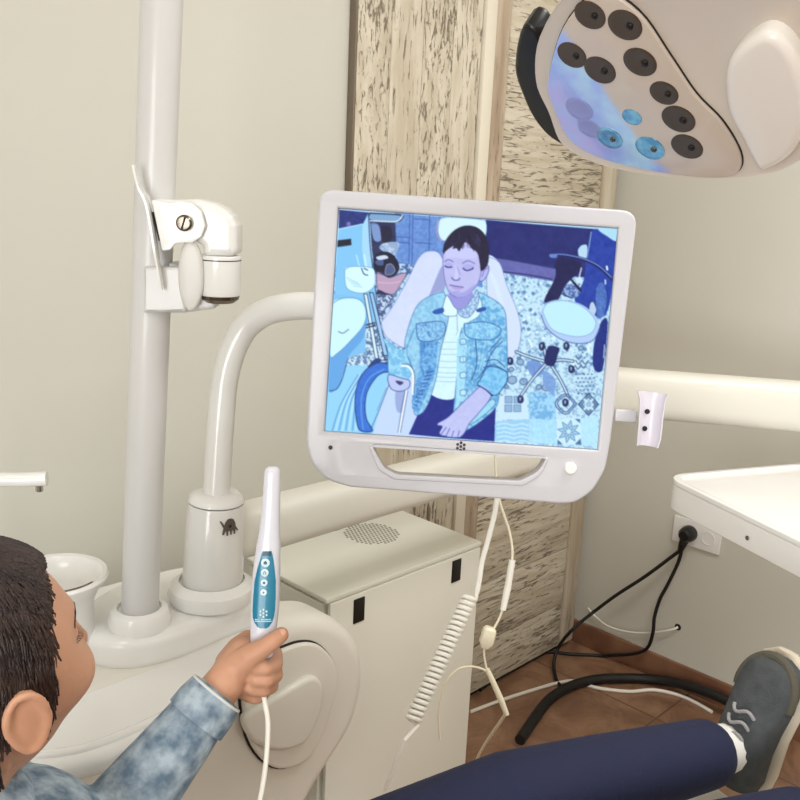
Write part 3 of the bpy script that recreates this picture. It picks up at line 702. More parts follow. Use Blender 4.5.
fill('E', [(332, 228), (380, 228), (378, 250), (340, 250)], (100, 130, 205)); 
line('E', [(715, 310), (718, 330)], (220, 236, 250), 2); line('E', [(705, 400), (705, 425)], (190, 210, 240), 1.6)
fill('F', [(690, -60), (724, -60), (715, 100), (695, 230), (675, 258), (645, 245), (632, 190), (640, 90), (660, 20)], (24, 44, 134), noise=8, cell=9)
line('F', [(706, 90), (700, 170)], (200, 226, 248), 1)
# stool legs then stool
fill('F', [(225, 200), (300, 190), (330, 260), (260, 285)], (110, 150, 215), noise=16, cell=5); fill('F', [(330, 250), (400, 300), (390, 390), (330, 340)], (120, 160, 220), noise=20, cell=5)
for q in ([(330, 190), (230, 160), (160, 132)], [(345, 205), (260, 300), (185, 405)], [(370, 205), (430, 300), (480, 405)], [(385, 190), (440, 182), (510, 190)], [(345, 180), (335, 120), (325, 80)]):
    line('F', q, (40, 62, 112), 3.2); line('F', q, (196, 226, 246), 1.7); 
for (x, y) in ((122, 190), (185, 425), (462, 445), (500, 240), (318, 100), (470, 98)):
    fill('F', [(x - 17, y - 12), (x - 4, y - 24), (x + 14, y - 16), (x + 18, y + 8), (x + 4, y + 22), (x - 14, y + 14)], (40, 52, 108), edge=(22, 30, 76), ew=.6)
    fill('F', [(x - 7, y - 10), (x + 3, y - 14), (x + 8, y + 4), (x - 2, y + 10)], (150, 178, 216)); line('F', [(x + 12, y - 14), (x + 2, y + 16)], (24, 34, 84), 1.2)
for s_ in (52, 66): line('F', [(465 + s_, 450), (465, 450 + s_), (465 - s_, 450), (465, 450 - s_ * .9), (465 + s_, 450)], (60, 90, 150), 1)
fill('F', [(360, 100), (422, 108), (415, 150), (392, 215), (350, 212), (335, 180)], (24, 36, 104), edge=(16, 24, 70))
fill('E', [(275, 620), (300, 560), (370, 532), (460, 535), (560, 570), (640, 640), (665, 700), (650, 760), (600, 812), (480, 815), (380, 780), (300, 710)], (172, 200, 244))
fill('E', [(285, 610), (310, 560), (380, 538), (460, 542), (550, 575), (620, 640), (640, 695), (610, 750), (540, 775), (440, 765), (340, 720)], (184, 232, 252), edge=(110, 150, 200), ew=.5)
line('E', [(275, 630), (310, 715), (400, 790), (520, 822), (620, 800), (665, 715)], (50, 84, 150), .7)
# blue crescent wheel
fill('B', [(380, 405), (330, 385), (285, 395), (235, 430), (200, 490), (184, 560), (184, 640), (205, 742), (275, 748), (245, 690), (236, 620), (248, 540), (290, 470), (330, 440), (382, 432)], (44, 112, 216), noise=10, cell=10, edge=(18, 46, 120), ew=.8)
line('B', [(225, 740), (215, 640), (222, 550), (262, 465), (340, 420)], (86, 150, 236), 1.4)
fill('B', [(250, 410), (290, 395), (320, 380), (320, 365), (290, 365)], (30, 60, 130))
# the boy: trousers, shirt, jacket
fill('D', [(160, 650), (210, 540), (275, 410), (430, 440), (660, 480), (655, 560), (650, 690), (400, 672)], (24, 38, 140), False, noise=7, cell=14)
fill('R', [(338, 262), (360, 290), (395, 300), (420, 262), (425, 320), (385, 350), (380, 420), (365, 510), (305, 500), (325, 430), (345, 330)], (206, 240, 250), noise=7, cell=9)
for y in (120, 160, 190, 230, 265, 295, 320, 345): line('D', [(345 - y * .18, y), (390, y + 6), (436, y + 4)], (140, 190, 220), .6)
JA = (150, 210, 240); JB = (128, 190, 230)
# left (image) jacket front
fill('R', [(338, 262), (300, 275), (272, 300), (250, 360), (246, 400), (262, 440), (265, 530), (272, 552), (295, 535), (318, 470), (330, 400), (345, 345), (350, 300)], JA, col2=JB, cell=11, edge=INK2, ew=.6)
fill('D', [(225, 110), (330, 120), (320, 260), (300, 330), (215, 540), (178, 500), (180, 430), (225, 280)], (112, 182, 234), False, col2=(78, 146, 214), cell=9)
# sleeve going to the wand
fill('R', [(272, 340), (250, 400), (262, 445), (250, 470), (225, 480), (208, 460), (205, 400), (195, 372), (215, 385), (245, 398)], (150, 214, 244), col2=(110, 186, 232), cell=12, edge=(70, 130, 190), ew=.5)
# right (image) jacket front and arm
fill('R', [(415, 262), (440, 272), (478, 300), (486, 350), (486, 470), (470, 495), (455, 540), (380, 592), (360, 560), (366, 480), (372, 420), (380, 350), (420, 320), (428, 290)], JA, col2=(92, 168, 224), cell=11, edge=INK2, ew=.6)
fill('D', [(440, 100), (500, 90), (490, 300), (470, 500), (430, 500)], (156, 218, 246), False, noise=14, cell=7)
for y in (110, 210, 300, 400, 470): fill('D', [(455, y), (485, y - 4), (488, y + 24), (458, y + 28)], (180, 228, 246), edge=(50, 90, 150), ew=.5)
fill('D', [(480, 20), (600, 10), (690, 50), (640, 110), (500, 95)], (110, 180, 232), col2=(150, 214, 244), cell=7, edge=(40, 84, 150), ew=.7)
fill('D', [(205, 20), (360, 10), (350, 100), (225, 115)], (104, 166, 224), col2=(146, 206, 240), cell=6, edge=(40, 84, 150), ew=.7)
for i in range(6): line('D', [(500 + i * 22, 120), (490 + i * 18, 320 - i * 12), (480 + i * 8, 400)], (80, 150, 208), .5, al=.8)
for i in range(10): line('D', [(300 - i * 10, 290 + i * 22), (262 - i * 8, 300 + i * 20)], (34, 76, 160), .9)
for q in ([(600, 235), (660, 225), (710, 265)], [(590, 270), (650, 255), (715, 290)], [(560, 330), (600, 270), (640, 180), (700, 120)], [(620, 180), (690, 100)], [(545, 110), (550, 250), (520, 340)]): line('D', q, (36, 84, 152), .9)
fill('D', [(570, 340), (620, 265), (715, 290), (725, 340), (690, 400), (650, 430), (600, 390), (555, 370)], (132, 204, 244), col2=(104, 184, 236), cell=12, edge=(30, 66, 130), ew=.8)
fill('D', [(520, 560), (600, 480), (640, 450), (655, 480), (580, 550), (510, 595)], (150, 214, 240), noise=14, cell=6, edge=(60, 110, 170), ew=.6)
for i in range(120):
    x = 430 + rng.random() * 260; y = 20 + rng.random() * 420
    if (x - 430) > (y - 250) * .9: line('D', [(x, y), (x + rng.normal() * 10, y + rng.normal() * 16)], (70, 130, 192) if rng.random() < .6 else (196, 236, 250), .5, al=.7)
for i in range(90):
    y = 20 + rng.random() * 460; x = 225 + rng.random() * 100 - max(0, y - 250) * .18
    line('D', [(x, y), (x + rng.normal() * 9, y + rng.normal() * 14)], (30, 80, 160) if rng.random() < .6 else (170, 222, 248), .55, al=.75)
# hands on the lap and on the wand
fill('D', [(570, 375), (632, 430), (560, 530), (510, 585), (480, 640), (455, 665), (430, 668), (410, 668), (385, 665), (370, 660), (345, 655), (335, 640), (352, 605), (325, 598), (330, 585), (375, 560), (410, 530), (470, 470)], (186, 192, 240), noise=6, cell=14, edge=(60, 80, 160), ew=.6)
for q in ([(345, 650), (375, 610)], [(372, 662), (395, 615)], [(405, 665), (418, 630)], [(440, 662), (450, 630)]): line('D', q, (70, 84, 170), .7)
line('D', [(560, 372), (600, 395), (640, 432)], (30, 60, 130), 1.1)
fill('D', [(40, 340), (50, 310), (120, 330), (165, 345), (160, 385), (110, 405), (60, 390)], (182, 196, 240), edge=(50, 80, 150), ew=.7); fill('D', [(85, 345), (130, 352), (110, 370)], (52, 60, 110))
line('D', [(122, 258), (160, 265), (186, 310), (184, 420)], (236, 250, 255), 2.2); line('D', [(122, 250), (168, 258), (194, 310), (190, 420)], (40, 70, 130), .6)
line('D', [(148, 400), (130, 500), (104, 640)], (240, 252, 255), 1.6); line('D', [(140, 400), (120, 500), (98, 640)], (50, 70, 130), .5); line('D', [(156, 400), (138, 500), (112, 640)], (50, 70, 130), .5)
# head: neck, collar, ear, face, hair
fill('C', [(300, 510), (320, 590), (350, 612), (400, 590), (450, 520), (400, 480)], (148, 148, 222))
fill('C', [(288, 520), (272, 560), (262, 640), (340, 650), (352, 615), (330, 590), (305, 545)], (214, 242, 252), edge=(70, 100, 160), ew=.5)
fill('C', [(352, 615), (400, 595), (450, 530), (472, 490), (486, 540), (470, 600), (420, 660), (370, 650)], (190, 222, 246), col2=(120, 160, 210), cell=4, edge=(70, 100, 160), ew=.5)
fill('C', [(200, 620), (262, 600), (265, 630), (215, 640)], (36, 86, 180)); fill('C', [(470, 610), (520, 595), (528, 615), (480, 628)], (40, 84, 170))
line('C', [(352, 615), (350, 660), (352, 740)], (120, 160, 200), .6)
fill('C', [(495, 355), (530, 338), (548, 352), (540, 395), (515, 432), (485, 430)], (178, 180, 242), edge=(60, 66, 140), ew=.6); line('C', [(505, 410), (520, 370), (540, 356)], (100, 104, 180), .7)
fill('C', [(268, 240), (264, 330), (276, 430), (300, 500), (345, 535), (390, 530), (440, 500), (480, 450), (500, 370), (500, 260), (440, 200), (330, 200)], (184, 186, 236), noise=4, cell=20, edge=(80, 84, 160), ew=.5)
fill('C', [(340, 230), (440, 240), (470, 290), (400, 300), (330, 290), (290, 300), (285, 250)], (192, 198, 248))
fill('C', [(300, 490), (345, 510), (400, 500), (450, 465), (470, 460), (430, 510), (380, 534), (340, 532)], (160, 162, 228))
fill('C', [(278, 330), (300, 322), (322, 334), (320, 352), (288, 350)], (168, 170, 236)); fill('C', [(388, 345), (415, 332), (450, 340), (448, 366), (410, 366), (392, 358)], (168, 170, 236))
line('C', [(276, 344), (295, 352), (320, 350)], (44, 46, 110), 1.1); line('C', [(388, 358), (412, 372), (445, 362), (450, 354)], (44, 46, 110), 1.1)
line('C', [(276, 318), (298, 305), (328, 318)], (110, 106, 184), 1.2, al=.6); line('C', [(385, 328), (420, 312), (462, 330)], (110, 106, 184), 1.2, al=.6)
fill('C', [(345, 340), (358, 400), (352, 425), (335, 425), (340, 380)], (196, 200, 250)); line('C', [(318, 415), (332, 430), (358, 430), (368, 418)], (86, 84, 166), 1); line('C', [(352, 350), (372, 400)], (150, 150, 228), .9)
fill('C', [(310, 462), (345, 465), (388, 475), (370, 490), (335, 488)], (176, 160, 224)); line('C', [(306, 460), (345, 468), (390, 474)], (90, 80, 160), .8); line('C', [(330, 505), (365, 502)], (140, 138, 216), .8)
fill('C', [(266, 270), (270, 215), (300, 160), (350, 115), (410, 95), (470, 105), (515, 140), (545, 200), (548, 290), (535, 345), (500, 375), (492, 330), (478, 265), (440, 235), (430, 215), (400, 200), (365, 252), (350, 235), (325, 238), (330, 220), (285, 250)], (32, 28, 62), noise=8, cell=8)
for i in range(26):
    a = rng.random(); x = 300 + a * 200; y = 140 + rng.random() * 70
    line('C', [(x, y), (x - 20 + a * 50, y + 45)], (62, 60, 112) if i % 2 else (18, 16, 40), .5, al=.8)
line('C', [(265, 280), (264, 330), (276, 430), (298, 500)], (110, 110, 190), .6)
img = img * .92 + img.mean(axis=2, keepdims=True) * .08; img = np.clip((img - 130) * 1.07 + 132, 0, 255)
def blur(a):
    for axis in (0, 1):
        b = a.copy(); 
        for s_ in (1, 2): b = b + np.roll(a, s_, axis) + np.roll(a, -s_, axis)
        a = b / 5
    return a
img = blur(img); img = img * .45 + blur(img) * .55
NX, NY = 420, 336
us = np.linspace(0, SW, NX); vsn = np.linspace(0, SH, NY)
Ug, Vg = np.meshgrid(us, vsn)
Pw = Hm @ np.stack([Ug.ravel(), Vg.ravel(), np.ones(Ug.size)])
px = (400 + FP * Pw[0] / Pw[2] - ox) * SC; py = (400 + FP * Pw[1] / Pw[2] - oy) * SC
ix = np.clip(px.astype(int), 0, WW - 1); iy = np.clip(py.astype(int), 0, HH - 1)
cols = img[iy, ix] / 255; cols = np.where(cols <= .04045, cols / 12.92, ((cols + .055) / 1.055) ** 2.4)
Lm = np.array(mon['_loc'])
VV = (MO - Lm)[None] + Ug.ravel()[:, None] * MU[None] + Vg.ravel()[:, None] * MD[None]
me = bpy.data.meshes.new('display'); idx = np.arange(NX * NY).reshape(NY, NX)
fcs = np.stack([idx[:-1, :-1], idx[1:, :-1], idx[1:, 1:], idx[:-1, 1:]], -1).reshape(-1, 4)
me.from_pydata(VV.tolist(), [], fcs.tolist())
at_ = me.color_attributes.new('picture', 'FLOAT_COLOR', 'POINT')
at_.data.foreach_set('color', np.concatenate([cols, np.ones((len(cols), 1))], 1).astype(np.float32).ravel())
m_scr = bpy.data.materials.new('lit_screen'); m_scr.use_nodes = True; nt = m_scr.node_tree; b = nt.nodes['Principled BSDF']
an = nt.nodes.new('ShaderNodeAttribute'); an.attribute_name = 'picture'
nt.links.new(an.outputs['Color'], b.inputs['Emission Color']); b.inputs['Emission Strength'].default_value = 1.0
b.inputs['Base Color'].default_value = (.01, .01, .012, 1); b.inputs['Roughness'].default_value = .4; b.inputs['Specular IOR Level'].default_value = .15
me.materials.append(m_scr); so = bpy.data.objects.new('display', me); C.objects.link(so); so.parent = mon
so['label'] = 'lit screen picture of a boy in a denim jacket on a dental chair'

# ------------------------------------------------------------------ camera-wand holder beside the monitor
hd = thing('wand_holder', 'empty white wand cradle at the right edge of the monitor', 'holder', onpl(648, 440, MO - MN * .01, MN))
HO = MO - MN * .004
hp = lambda x, y, O=HO: (float((onpl(x, y, O, MN) - O) @ MU), float((onpl(x, y, O, MN) - O) @ MVv))
# curved back with flared lips: sections from top to bottom
secs = []
rows = [(390, 634.5, 665.5, .011), (397, 636.5, 662.5, .0115), (410, 636.5, 660.5, .0115), (424, 635.5, 659, .0115), (436, 634.5, 657.5, .011), (444, 634, 655, .010)]
for (y, xl, xr, dp) in rows:
    s_ = []; 
    for side in (0, 1):
        rg = range(13) if side == 0 else range(12, -1, -1)
        for k in rg:
            a = PI * k / 12; xm, hw = (xl + xr) / 2, (xr - xl) / 2 - (0 if side == 0 else 1.2)
            p = onpl(xm - hw * math.cos(a), y + (xm - hw * math.cos(a) - xl) * .12, HO, MN)
            s_.append(p + MN * (.016 - (dp + (0 if side == 0 else -.0015)) * 1.7 * math.sin(a) ** .8))
    secs.append(s_)
MB().loft(secs).build('cradle', m_hold, hd)
for q in ((647, 411.5), (644.5, 428.5)):
    MB().lathe([(.0035, 0), (.0035, .0015)], onpl(*q, HO, MN) + MN * .0002, MN, 16).build('screw', m_gap, hd)
MB().box(onpl(626, 416, HO, MN) - MN * .004, (.030, .017, .008), (MU, MVv, MN)).build('mounting_lug', m_bezel, hd, bevel=.002)

# ------------------------------------------------------------------ lamp head at top right
ln = nrm(M3 @ np.array([-.507, .817, -.272])); LP = W(650, 130, 1.05)
LU = nrm(np.cross(ln, UP)); 
if LU @ RT < 0: LU = -LU
LV = nrm(np.cross(ln, LU)); 
if LV @ UP < 0: LV = -LV
def l2(x, y, O=LP): p = onpl(x, y, O, ln) - O; return (float(p @ LU), float(p @ LV))
lam = thing('operating_lamp', 'adjustable dental lamp head with round reflectors and painted bluish sheen, at top right', 'lamp', LP - ln * .05)
outl = [(536, 80), (549, 112), (562, 143), (590, 160), (625, 170), (665, 175.5), (710, 177.5), (750, 176), (785, 168), (825, 140), (845, 95), (835, 40), (790, -10), (720, -45), (640, -50), (575, -15), (540, 35)]
o2 = np.array([l2(*p) for p in outl]); o2s = np.array(spline([tuple(p) for p in o2], 5, closed=True)); cc = o2s.mean(0)
ss = []
for dz, k in ((.0, .975), (.003, .995), (-.004, 1.0), (-.016, .995), (-.03, .965), (-.045, .88), (-.058, .7), (-.066, .4), (-.068, .1)):
    ss.append([LP + ln * (dz if dz < .001 else .0015) + LU * p[0] + LV * p[1] for p in (cc + (o2s - cc) * k)])
MB().loft(ss).build('housing', m_lamp, lam)
inner = [(550, 80), (556, 105), (568, 132), (585, 147), (612, 158), (650, 167), (695, 173), (722, 174), (738, 170), (743, 160), (738, 143), (722, 118), (697, 92), (672, 55), (640, 10), (600, -10), (565, 25)]
i2 = [tuple(p) for p in spline([l2(*p) for p in inner], 5, closed=True)]; ci = np.mean(np.array(i2), 0)
big = [tuple(ci + (np.array(p) - ci) * 1.008) for p in i2]
flat([big], LP + ln * .0022, LU, LV, ln, .003, 0).build('cover_groove', m_gap, lam)
# front cover: blue reflection on its left part painted into the base colour
m_cov = bpy.data.materials.new('cover_painted_reflection'); m_cov.use_nodes = True; nt = m_cov.node_tree; b = nt.nodes['Principled BSDF']
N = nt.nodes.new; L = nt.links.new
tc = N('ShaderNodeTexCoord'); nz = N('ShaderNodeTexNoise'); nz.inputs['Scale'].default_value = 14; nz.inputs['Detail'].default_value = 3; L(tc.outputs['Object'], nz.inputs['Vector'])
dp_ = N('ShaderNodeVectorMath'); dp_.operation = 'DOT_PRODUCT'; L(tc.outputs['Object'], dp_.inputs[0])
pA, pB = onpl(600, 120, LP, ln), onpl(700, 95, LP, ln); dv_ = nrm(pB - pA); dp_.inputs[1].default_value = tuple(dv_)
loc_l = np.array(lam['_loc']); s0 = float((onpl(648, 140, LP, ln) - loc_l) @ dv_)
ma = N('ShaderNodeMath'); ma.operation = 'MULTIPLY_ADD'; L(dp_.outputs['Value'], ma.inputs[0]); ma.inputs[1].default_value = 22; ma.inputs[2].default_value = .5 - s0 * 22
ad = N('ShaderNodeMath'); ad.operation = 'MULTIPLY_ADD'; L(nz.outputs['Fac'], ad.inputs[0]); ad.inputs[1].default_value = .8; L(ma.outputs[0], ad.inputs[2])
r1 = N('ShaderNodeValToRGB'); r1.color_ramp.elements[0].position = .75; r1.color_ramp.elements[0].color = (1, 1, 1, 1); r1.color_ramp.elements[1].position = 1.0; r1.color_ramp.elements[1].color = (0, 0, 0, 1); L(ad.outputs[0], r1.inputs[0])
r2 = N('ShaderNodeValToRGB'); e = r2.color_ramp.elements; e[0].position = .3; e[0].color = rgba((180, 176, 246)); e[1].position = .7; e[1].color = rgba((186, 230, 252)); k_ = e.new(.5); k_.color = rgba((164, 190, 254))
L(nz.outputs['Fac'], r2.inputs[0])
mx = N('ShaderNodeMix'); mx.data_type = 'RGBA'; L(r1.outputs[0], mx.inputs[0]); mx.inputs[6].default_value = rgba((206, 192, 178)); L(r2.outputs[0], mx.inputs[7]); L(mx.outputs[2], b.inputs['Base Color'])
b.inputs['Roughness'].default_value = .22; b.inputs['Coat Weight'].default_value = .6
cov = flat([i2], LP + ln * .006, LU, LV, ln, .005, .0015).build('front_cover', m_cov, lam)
m_rb = mat('reflector_blue', (104, 160, 196), .2, metal=.5, col2=(150, 205, 225), nscale=90)
m_rp = mat('reflector_pale', (166, 172, 220), .3, metal=.4)
refl = [(678.5, 119, 15.5, 'd'), (687, 146.5, 15, 'd'), (664, 93, 13, 'd'), (650, 148, 14.5, 'b'), (609.5, 138, 13.5, 'b'), (632, 117, 9.5, 'm'), (579, 109, 14, 'p'), (589, 128, 12, 'p'), (600, 70, 15, 'd'), (640, 62, 15, 'd'), (572, 55, 14, 'd'), (625, 25, 15, 'd'), (590, 15, 14, 'd')]
for (x, y, r_, k) in refl:
    c_ = onpl(x, y, LP + ln * .0062, ln); rad = r_ * 1.08 / FP * 1.06
    m_ = {'d': m_brass, 'b': m_rb, 'm': m_rb, 'p': m_rp}[k]
    bo = MB().lathe([(rad, 0), (rad, .0006), (rad * .96, .0008), (rad * .7, .0004), (rad * .3, .0002), (.0005, .0002)], c_, ln, 28).build('reflector', m_, lam)
    if k in 'db':
        MB().ell(c_ + ln * .0014 + LU * rad * .25 - LV * rad * .1, (rad * .22, rad * .22, .0012), (LU, LV, ln), 12, 8).build('led', m_black if k == 'd' else m_dchrome, bo)
# light coloured side cowl on the right and black grip on the left
co = [l2(*p) for p in ((733, 96), (748, 128), (762, 155), (775, 158), (800, 140), (815, 95), (800, 40), (770, 20), (735, 50))]
flat([[tuple(p) for p in spline(co, 5, closed=True)]], LP + ln * .02, LU, LV, ln, .03, .010, 5).build('side_cowl', m_lampw, lam)
gp = [(512, 70), (520, 98), (531, 121), (546, 139), (564, 150), (567, 146), (560, 128), (551, 108), (542, 80), (538, 40), (520, 30)]
flat([[tuple(p) for p in spline([l2(*p) for p in gp], 4, closed=True)]], LP - ln * .004, LU, LV, ln, .035, .006, 4).build('grip', m_black, lam)
top = LP + LU * cc[0] + LV * cc[1] - ln * .06
MB().tube(spline([top + ln * .02, top - ln * .08, top - ln * .12 + UP * .1, top - ln * .12 + UP * .35, np.array([*(top - ln * .12)[:2], H])], 8), .018, 24).build('arm', m_white, lam)

# ------------------------------------------------------------------ cuspidor bowl and spout
bc = W(55, 578, 1.3); bzz = bc[2]; bc = np.array([bc[0], bc[1]])
cu_ = thing('cuspidor_bowl', 'white ceramic spittoon bowl on the deck, behind the boy\'s forehead', 'bowl', (*bc, TZ))
prof = [(.05, TZ), (.051, TZ + .02), (.053, bzz - .035), (.060, bzz - .018), (.072, bzz - .002), (.0745, bzz + .004), (.072, bzz + .008), (.066, bzz + .006), (.060, bzz - .006), (.04, bzz - .022), (.008, bzz - .028)]
MB().lathe(prof, (*bc, 0), seg=64).build('bowl', m_white, cu_)
arc = [np.array([*bc, bzz + .0015]) + .0585 * (math.cos(a) * HR - math.sin(a) * HF) for a in np.linspace(.15, 1.9, 24)]
MB().tube(arc, [.0006] + [.0014 + .0022 * math.sin(PI * k / 23) for k in range(1, 23)] + [.0006], 10).build('steel_rim', m_dchrome, cu_)
MB().lathe([(.012, bzz - .0285), (.012, bzz - .026)], (*bc, 0), seg=24).build('drain', m_chrome, cu_)
sp0 = thing('water_spout', 'slim white water spout at the left edge above the bowl', 'spout', (bc[0] - .09, bc[1] + .02, TZ))
s1 = W(47, 478.5, 1.3); s0_ = W(-70, 478, 1.28)
MB().tube(spline([(s0_[0], s0_[1], TZ - .01), (s0_[0], s0_[1], s0_[2] - .03), s0_ + RT * .012 - DN * .0, W(-20, 479, 1.29), W(20, 479.5, 1.295), s1], 8), .0105, 20).build('pipe', m_abs, sp0)
MB().lathe([(.0055, 0), (.0055, .008)], s1 - RT * .012 - UP * .019, UP, 16).build('nozzle', m_chrome, sp0)

# ------------------------------------------------------------------ outlet, plug, wall hole
op = lambda x, y: onax(x, y, 0, X1)
a0 = op(664, 517); a1 = op(712.5, 549)
oc = np.array([X1 - .005, (op(690, 530)[1]), .515])
ot = thing('wall_outlet', 'white double wall socket low on the right wall under the tray', 'socket', (X1, oc[1], .47))
MB().box((X1 - .004, 1.146, .515), (.008, .155, .083)).build('cover_plate', m_abs, ot, bevel=.002)
for yy in (1.184, 1.108): MB().lathe([(.022, 0), (.022, .0012), (.019, .0014), (.018, .0006)], (X1 - .0082, yy, .515), (-1, 0, 0), 28).build('socket_face', m_abs, ot)
pg = thing('power_plug', 'black mains plug in the wall socket under the tray, with two black cables', 'plug', (X1 - .02, 1.19, .5))
pc_ = op(688, 531)
Y_ = pc_[1]
MB().lathe([(.025, 0), (.0255, .012), (.023, .030), (.015, .042)], (X1 - .0095, 1.166, .515), (-1, 0, 0), 28).build('body', m_black, pg)
MB().chain([(X1 - .03, 1.166, .515), (X1 - .038, 1.171, .485), (X1 - .038, 1.176, .462)], [.017, .0125, .009]).build('strain_relief', m_black, pg)
hc = op(678, 627)
hl = MB().lathe([(.009, 0), (.011, .001), (.006, .0015)], (X1, hc[1], hc[2]), (-1, 0, 0), 14).build('cable_hole', m_gap, base=(X1, hc[1], hc[2])); tag(hl, 'small rough dark hole low in the right wall where a thin white cable enters', 'hole')

# cables -----------------------------------------------------------------
def fl(x, y, z=.006): return onax(x, y, 2, z)
def wl(x, y, off): return onax(x, y, 0, X1 - off)
def fw(x, y, z, off=.05):
    p = fl(x, y, z); return p if p[0] < X1 - off else wl(x, y, off)
def cable(name, pts, r, m, label, cat='cable', group=None, n=8, seg=12):
    P = spline(pts, n); o = MB().tube(P, r, seg).build(name, m, base=P[0]); tag(o, label, cat, group); return o
cable('power_cable', [(X1 - .038, 1.172, .462), wl(678, 563, .035), wl(668, 584, .035), wl(660, 599, .035), wl(654.5, 617, .035), wl(653, 632, .035), wl(648, 647, .03), wl(636, 653.4, .03), wl(616, 655.2, .03), fl(600, 655.5), fl(570, 654), fl(549, 652), fl(530, 657), fl(510, 667), fl(480, 690)], .0055, m_rub, 'black cable hanging from the plug and running straight left along the floor')
cable('power_cable', [(X1 - .038, 1.183, .455), wl(670, 558, .04), wl(645, 576.5, .05), wl(615, 596, .06), wl(591, 614, .08), onax(573, 629, 2, .16), onax(559.5, 645.5, 2, .075), onax(554, 662, 2, .03), fl(556.5, 680), fl(564, 689, .01)], .0055, m_rub, 'black cable swinging from the plug leftwards and down past the door corner')
cable('suction_hose', [fl(520, 740, .016), fl(546, 703, .016), fl(567, 688, .016), fl(588, 681, .016), fw(609, 678.5, .016), fw(639, 678.5, .016), fw(666, 681, .016), fw(696, 688.5, .016), fw(730, 702, .016), fw(790, 733, .016)], .0155, m_rub, 'thick black hose arching across the brown floor tiles', 'hose')
cable('white_cable', [fl(470, 712, .005), fl(502, 700, .005), fl(530, 691, .005), fl(556, 683.5, .005), fl(574, 681, .005), fw(590, 686, .005, .02), fw(604, 689, .005, .02), fw(630, 691.5, .005, .02), fw(655, 690, .005, .02), fw(684, 697, .005, .02), fw(712, 712, .005, .02)], .0055, m_cord, 'white cable lying on the floor and passing under the thick black hose')
cable('thin_white_cable', [(X1 - .001, hc[1], hc[2]), wl(672, 629.5, .012), wl(654, 632.5, .014), wl(630, 632.2, .014), wl(609, 626.5, .014), wl(596, 617, .012), wl(588, 608, .01)], .0036, m_cord, 'thin white cable sagging along the right wall from the small hole')
# coiled cord
D1 = 1.40
ca0 = W(470, 597, D1); ca1 = W(412, 722, D1 - .06); turns = 24; ax_ = nrm(ca1 - ca0); e1 = nrm(np.cross(ax_, FW)); e2 = np.cross(ax_, e1)
hx = []
for i in range(turns * 16 + 1):
    t = i / (turns * 16); a = 2 * PI * i / 16; hx.append(ca0 + (ca1 - ca0) * t + .0100 * (math.cos(a) * e1 + math.sin(a) * e2))
start = [W(498, 488, D1 + .0), W(495, 512, D1), W(488, 540, D1), W(482, 562, D1), W(479, 582, D1), W(476, 597, D1)]
tail = [W(405, 740, D1 - .08), W(385, 790, D1 - .08)]
P = spline(start, 6)[:-1] + hx + tail
rr_ = [.0042 if i < 30 else .0026 for i in range(len(P))]
rr_ = [.0042 if i < 28 else .0034 for i in range(len(P))]
o = MB().tube(P, rr_, 8).build('coiled_cord', m_cord, base=P[0]); tag(o, 'white spiral coiled cord hanging in front of the cream box', 'cord')
# thin lead with inline plug and ferrite
D2 = 1.5
ld = thing('monitor_lead', 'thin cream lead hanging below the monitor with ribbed inline plug and square ferrite', 'lead', W(499, 500, D2))
m_thin = m_cordc
MB().tube(spline([W(495, 455, D2), W(496, 475, D2), W(499.5, 500, D2), W(504, 515, D2), W(509, 530, D2), W(512.3, 548, D2), W(512, 562, D2)], 6), .0021, 10).build('upper_lead', m_logo if False else m_cordc, ld)
pp = [W(512.3, 560, D2), W(510, 580, D2), W(507, 590, D2), W(502.5, 611, D2)]
cn = MB(); q0, q1 = W(512.3, 560, D2), W(508, 586, D2)
for i in range(9):
    c_ = q0 + (q1 - q0) * i / 9; cn.tube([c_, c_ + (q1 - q0) * .09], .0057, 14)
cn.tube([q0, q1], .0049, 14); cn.tube([q1, W(503, 610, D2)], [.0062, .005], 14); cn.build('inline_plug', m_cord, ld)
MB().tube(spline([W(503, 609, D2), W(499, 619, D2), W(493, 630, D2)], 5), .0021, 10).build('middle_lead', m_cordc, ld)
fa, fb = W(490.5, 627, D2), W(484.5, 648, D2); fx = nrm(fb - fa)
ss = []
for t, k in ((0, .62), (.12, .95), (.3, 1), (.75, 1), (1, .5)):
    c_ = fa + (fb - fa) * t; u_f = nrm(np.cross(fx, FW)); w_f = np.cross(fx, u_f); a_r = .0118 * k
    ss.append([c_ + a_r * (math.copysign(abs(math.cos(q)) ** .5, math.cos(q)) * u_f + math.copysign(abs(math.sin(q)) ** .5, math.sin(q)) * w_f) for q in [2 * PI * j / 16 for j in range(16)]])
MB().loft(ss).build('ferrite', m_cordc, ld)
MB().tube(spline([W(484, 647, D2), W(484.5, 658, D2), W(487, 671, D2)], 5), .0019, 10).build('lower_lead', m_cordc, ld)
MB().tube([W(487, 669, D2), W(494, 684, D2), W(501, 700, D2), W(507, 715, D2)], [.0042, .0048, .0052, .004], 12).build('splitter', m_cordc, ld)
MB().tube(spline([W(488, 672, D2), W(481, 668.5, D2), W(470, 666.5, D2), W(458, 669.5, D2), W(447.5, 680, D2), W(442, 695, D2), W(439, 715, D2), W(440, 740, D2)], 6), .0019, 10).build('loop_lead', m_cordc, ld)
MB().tube(spline([W(506, 713, D2), (1.45, 1.12, .2), (1.55, 1.08, .02), (1.7, 1.1, .008)], 6), .003, 10).build('tail_lead', m_cordc, ld)

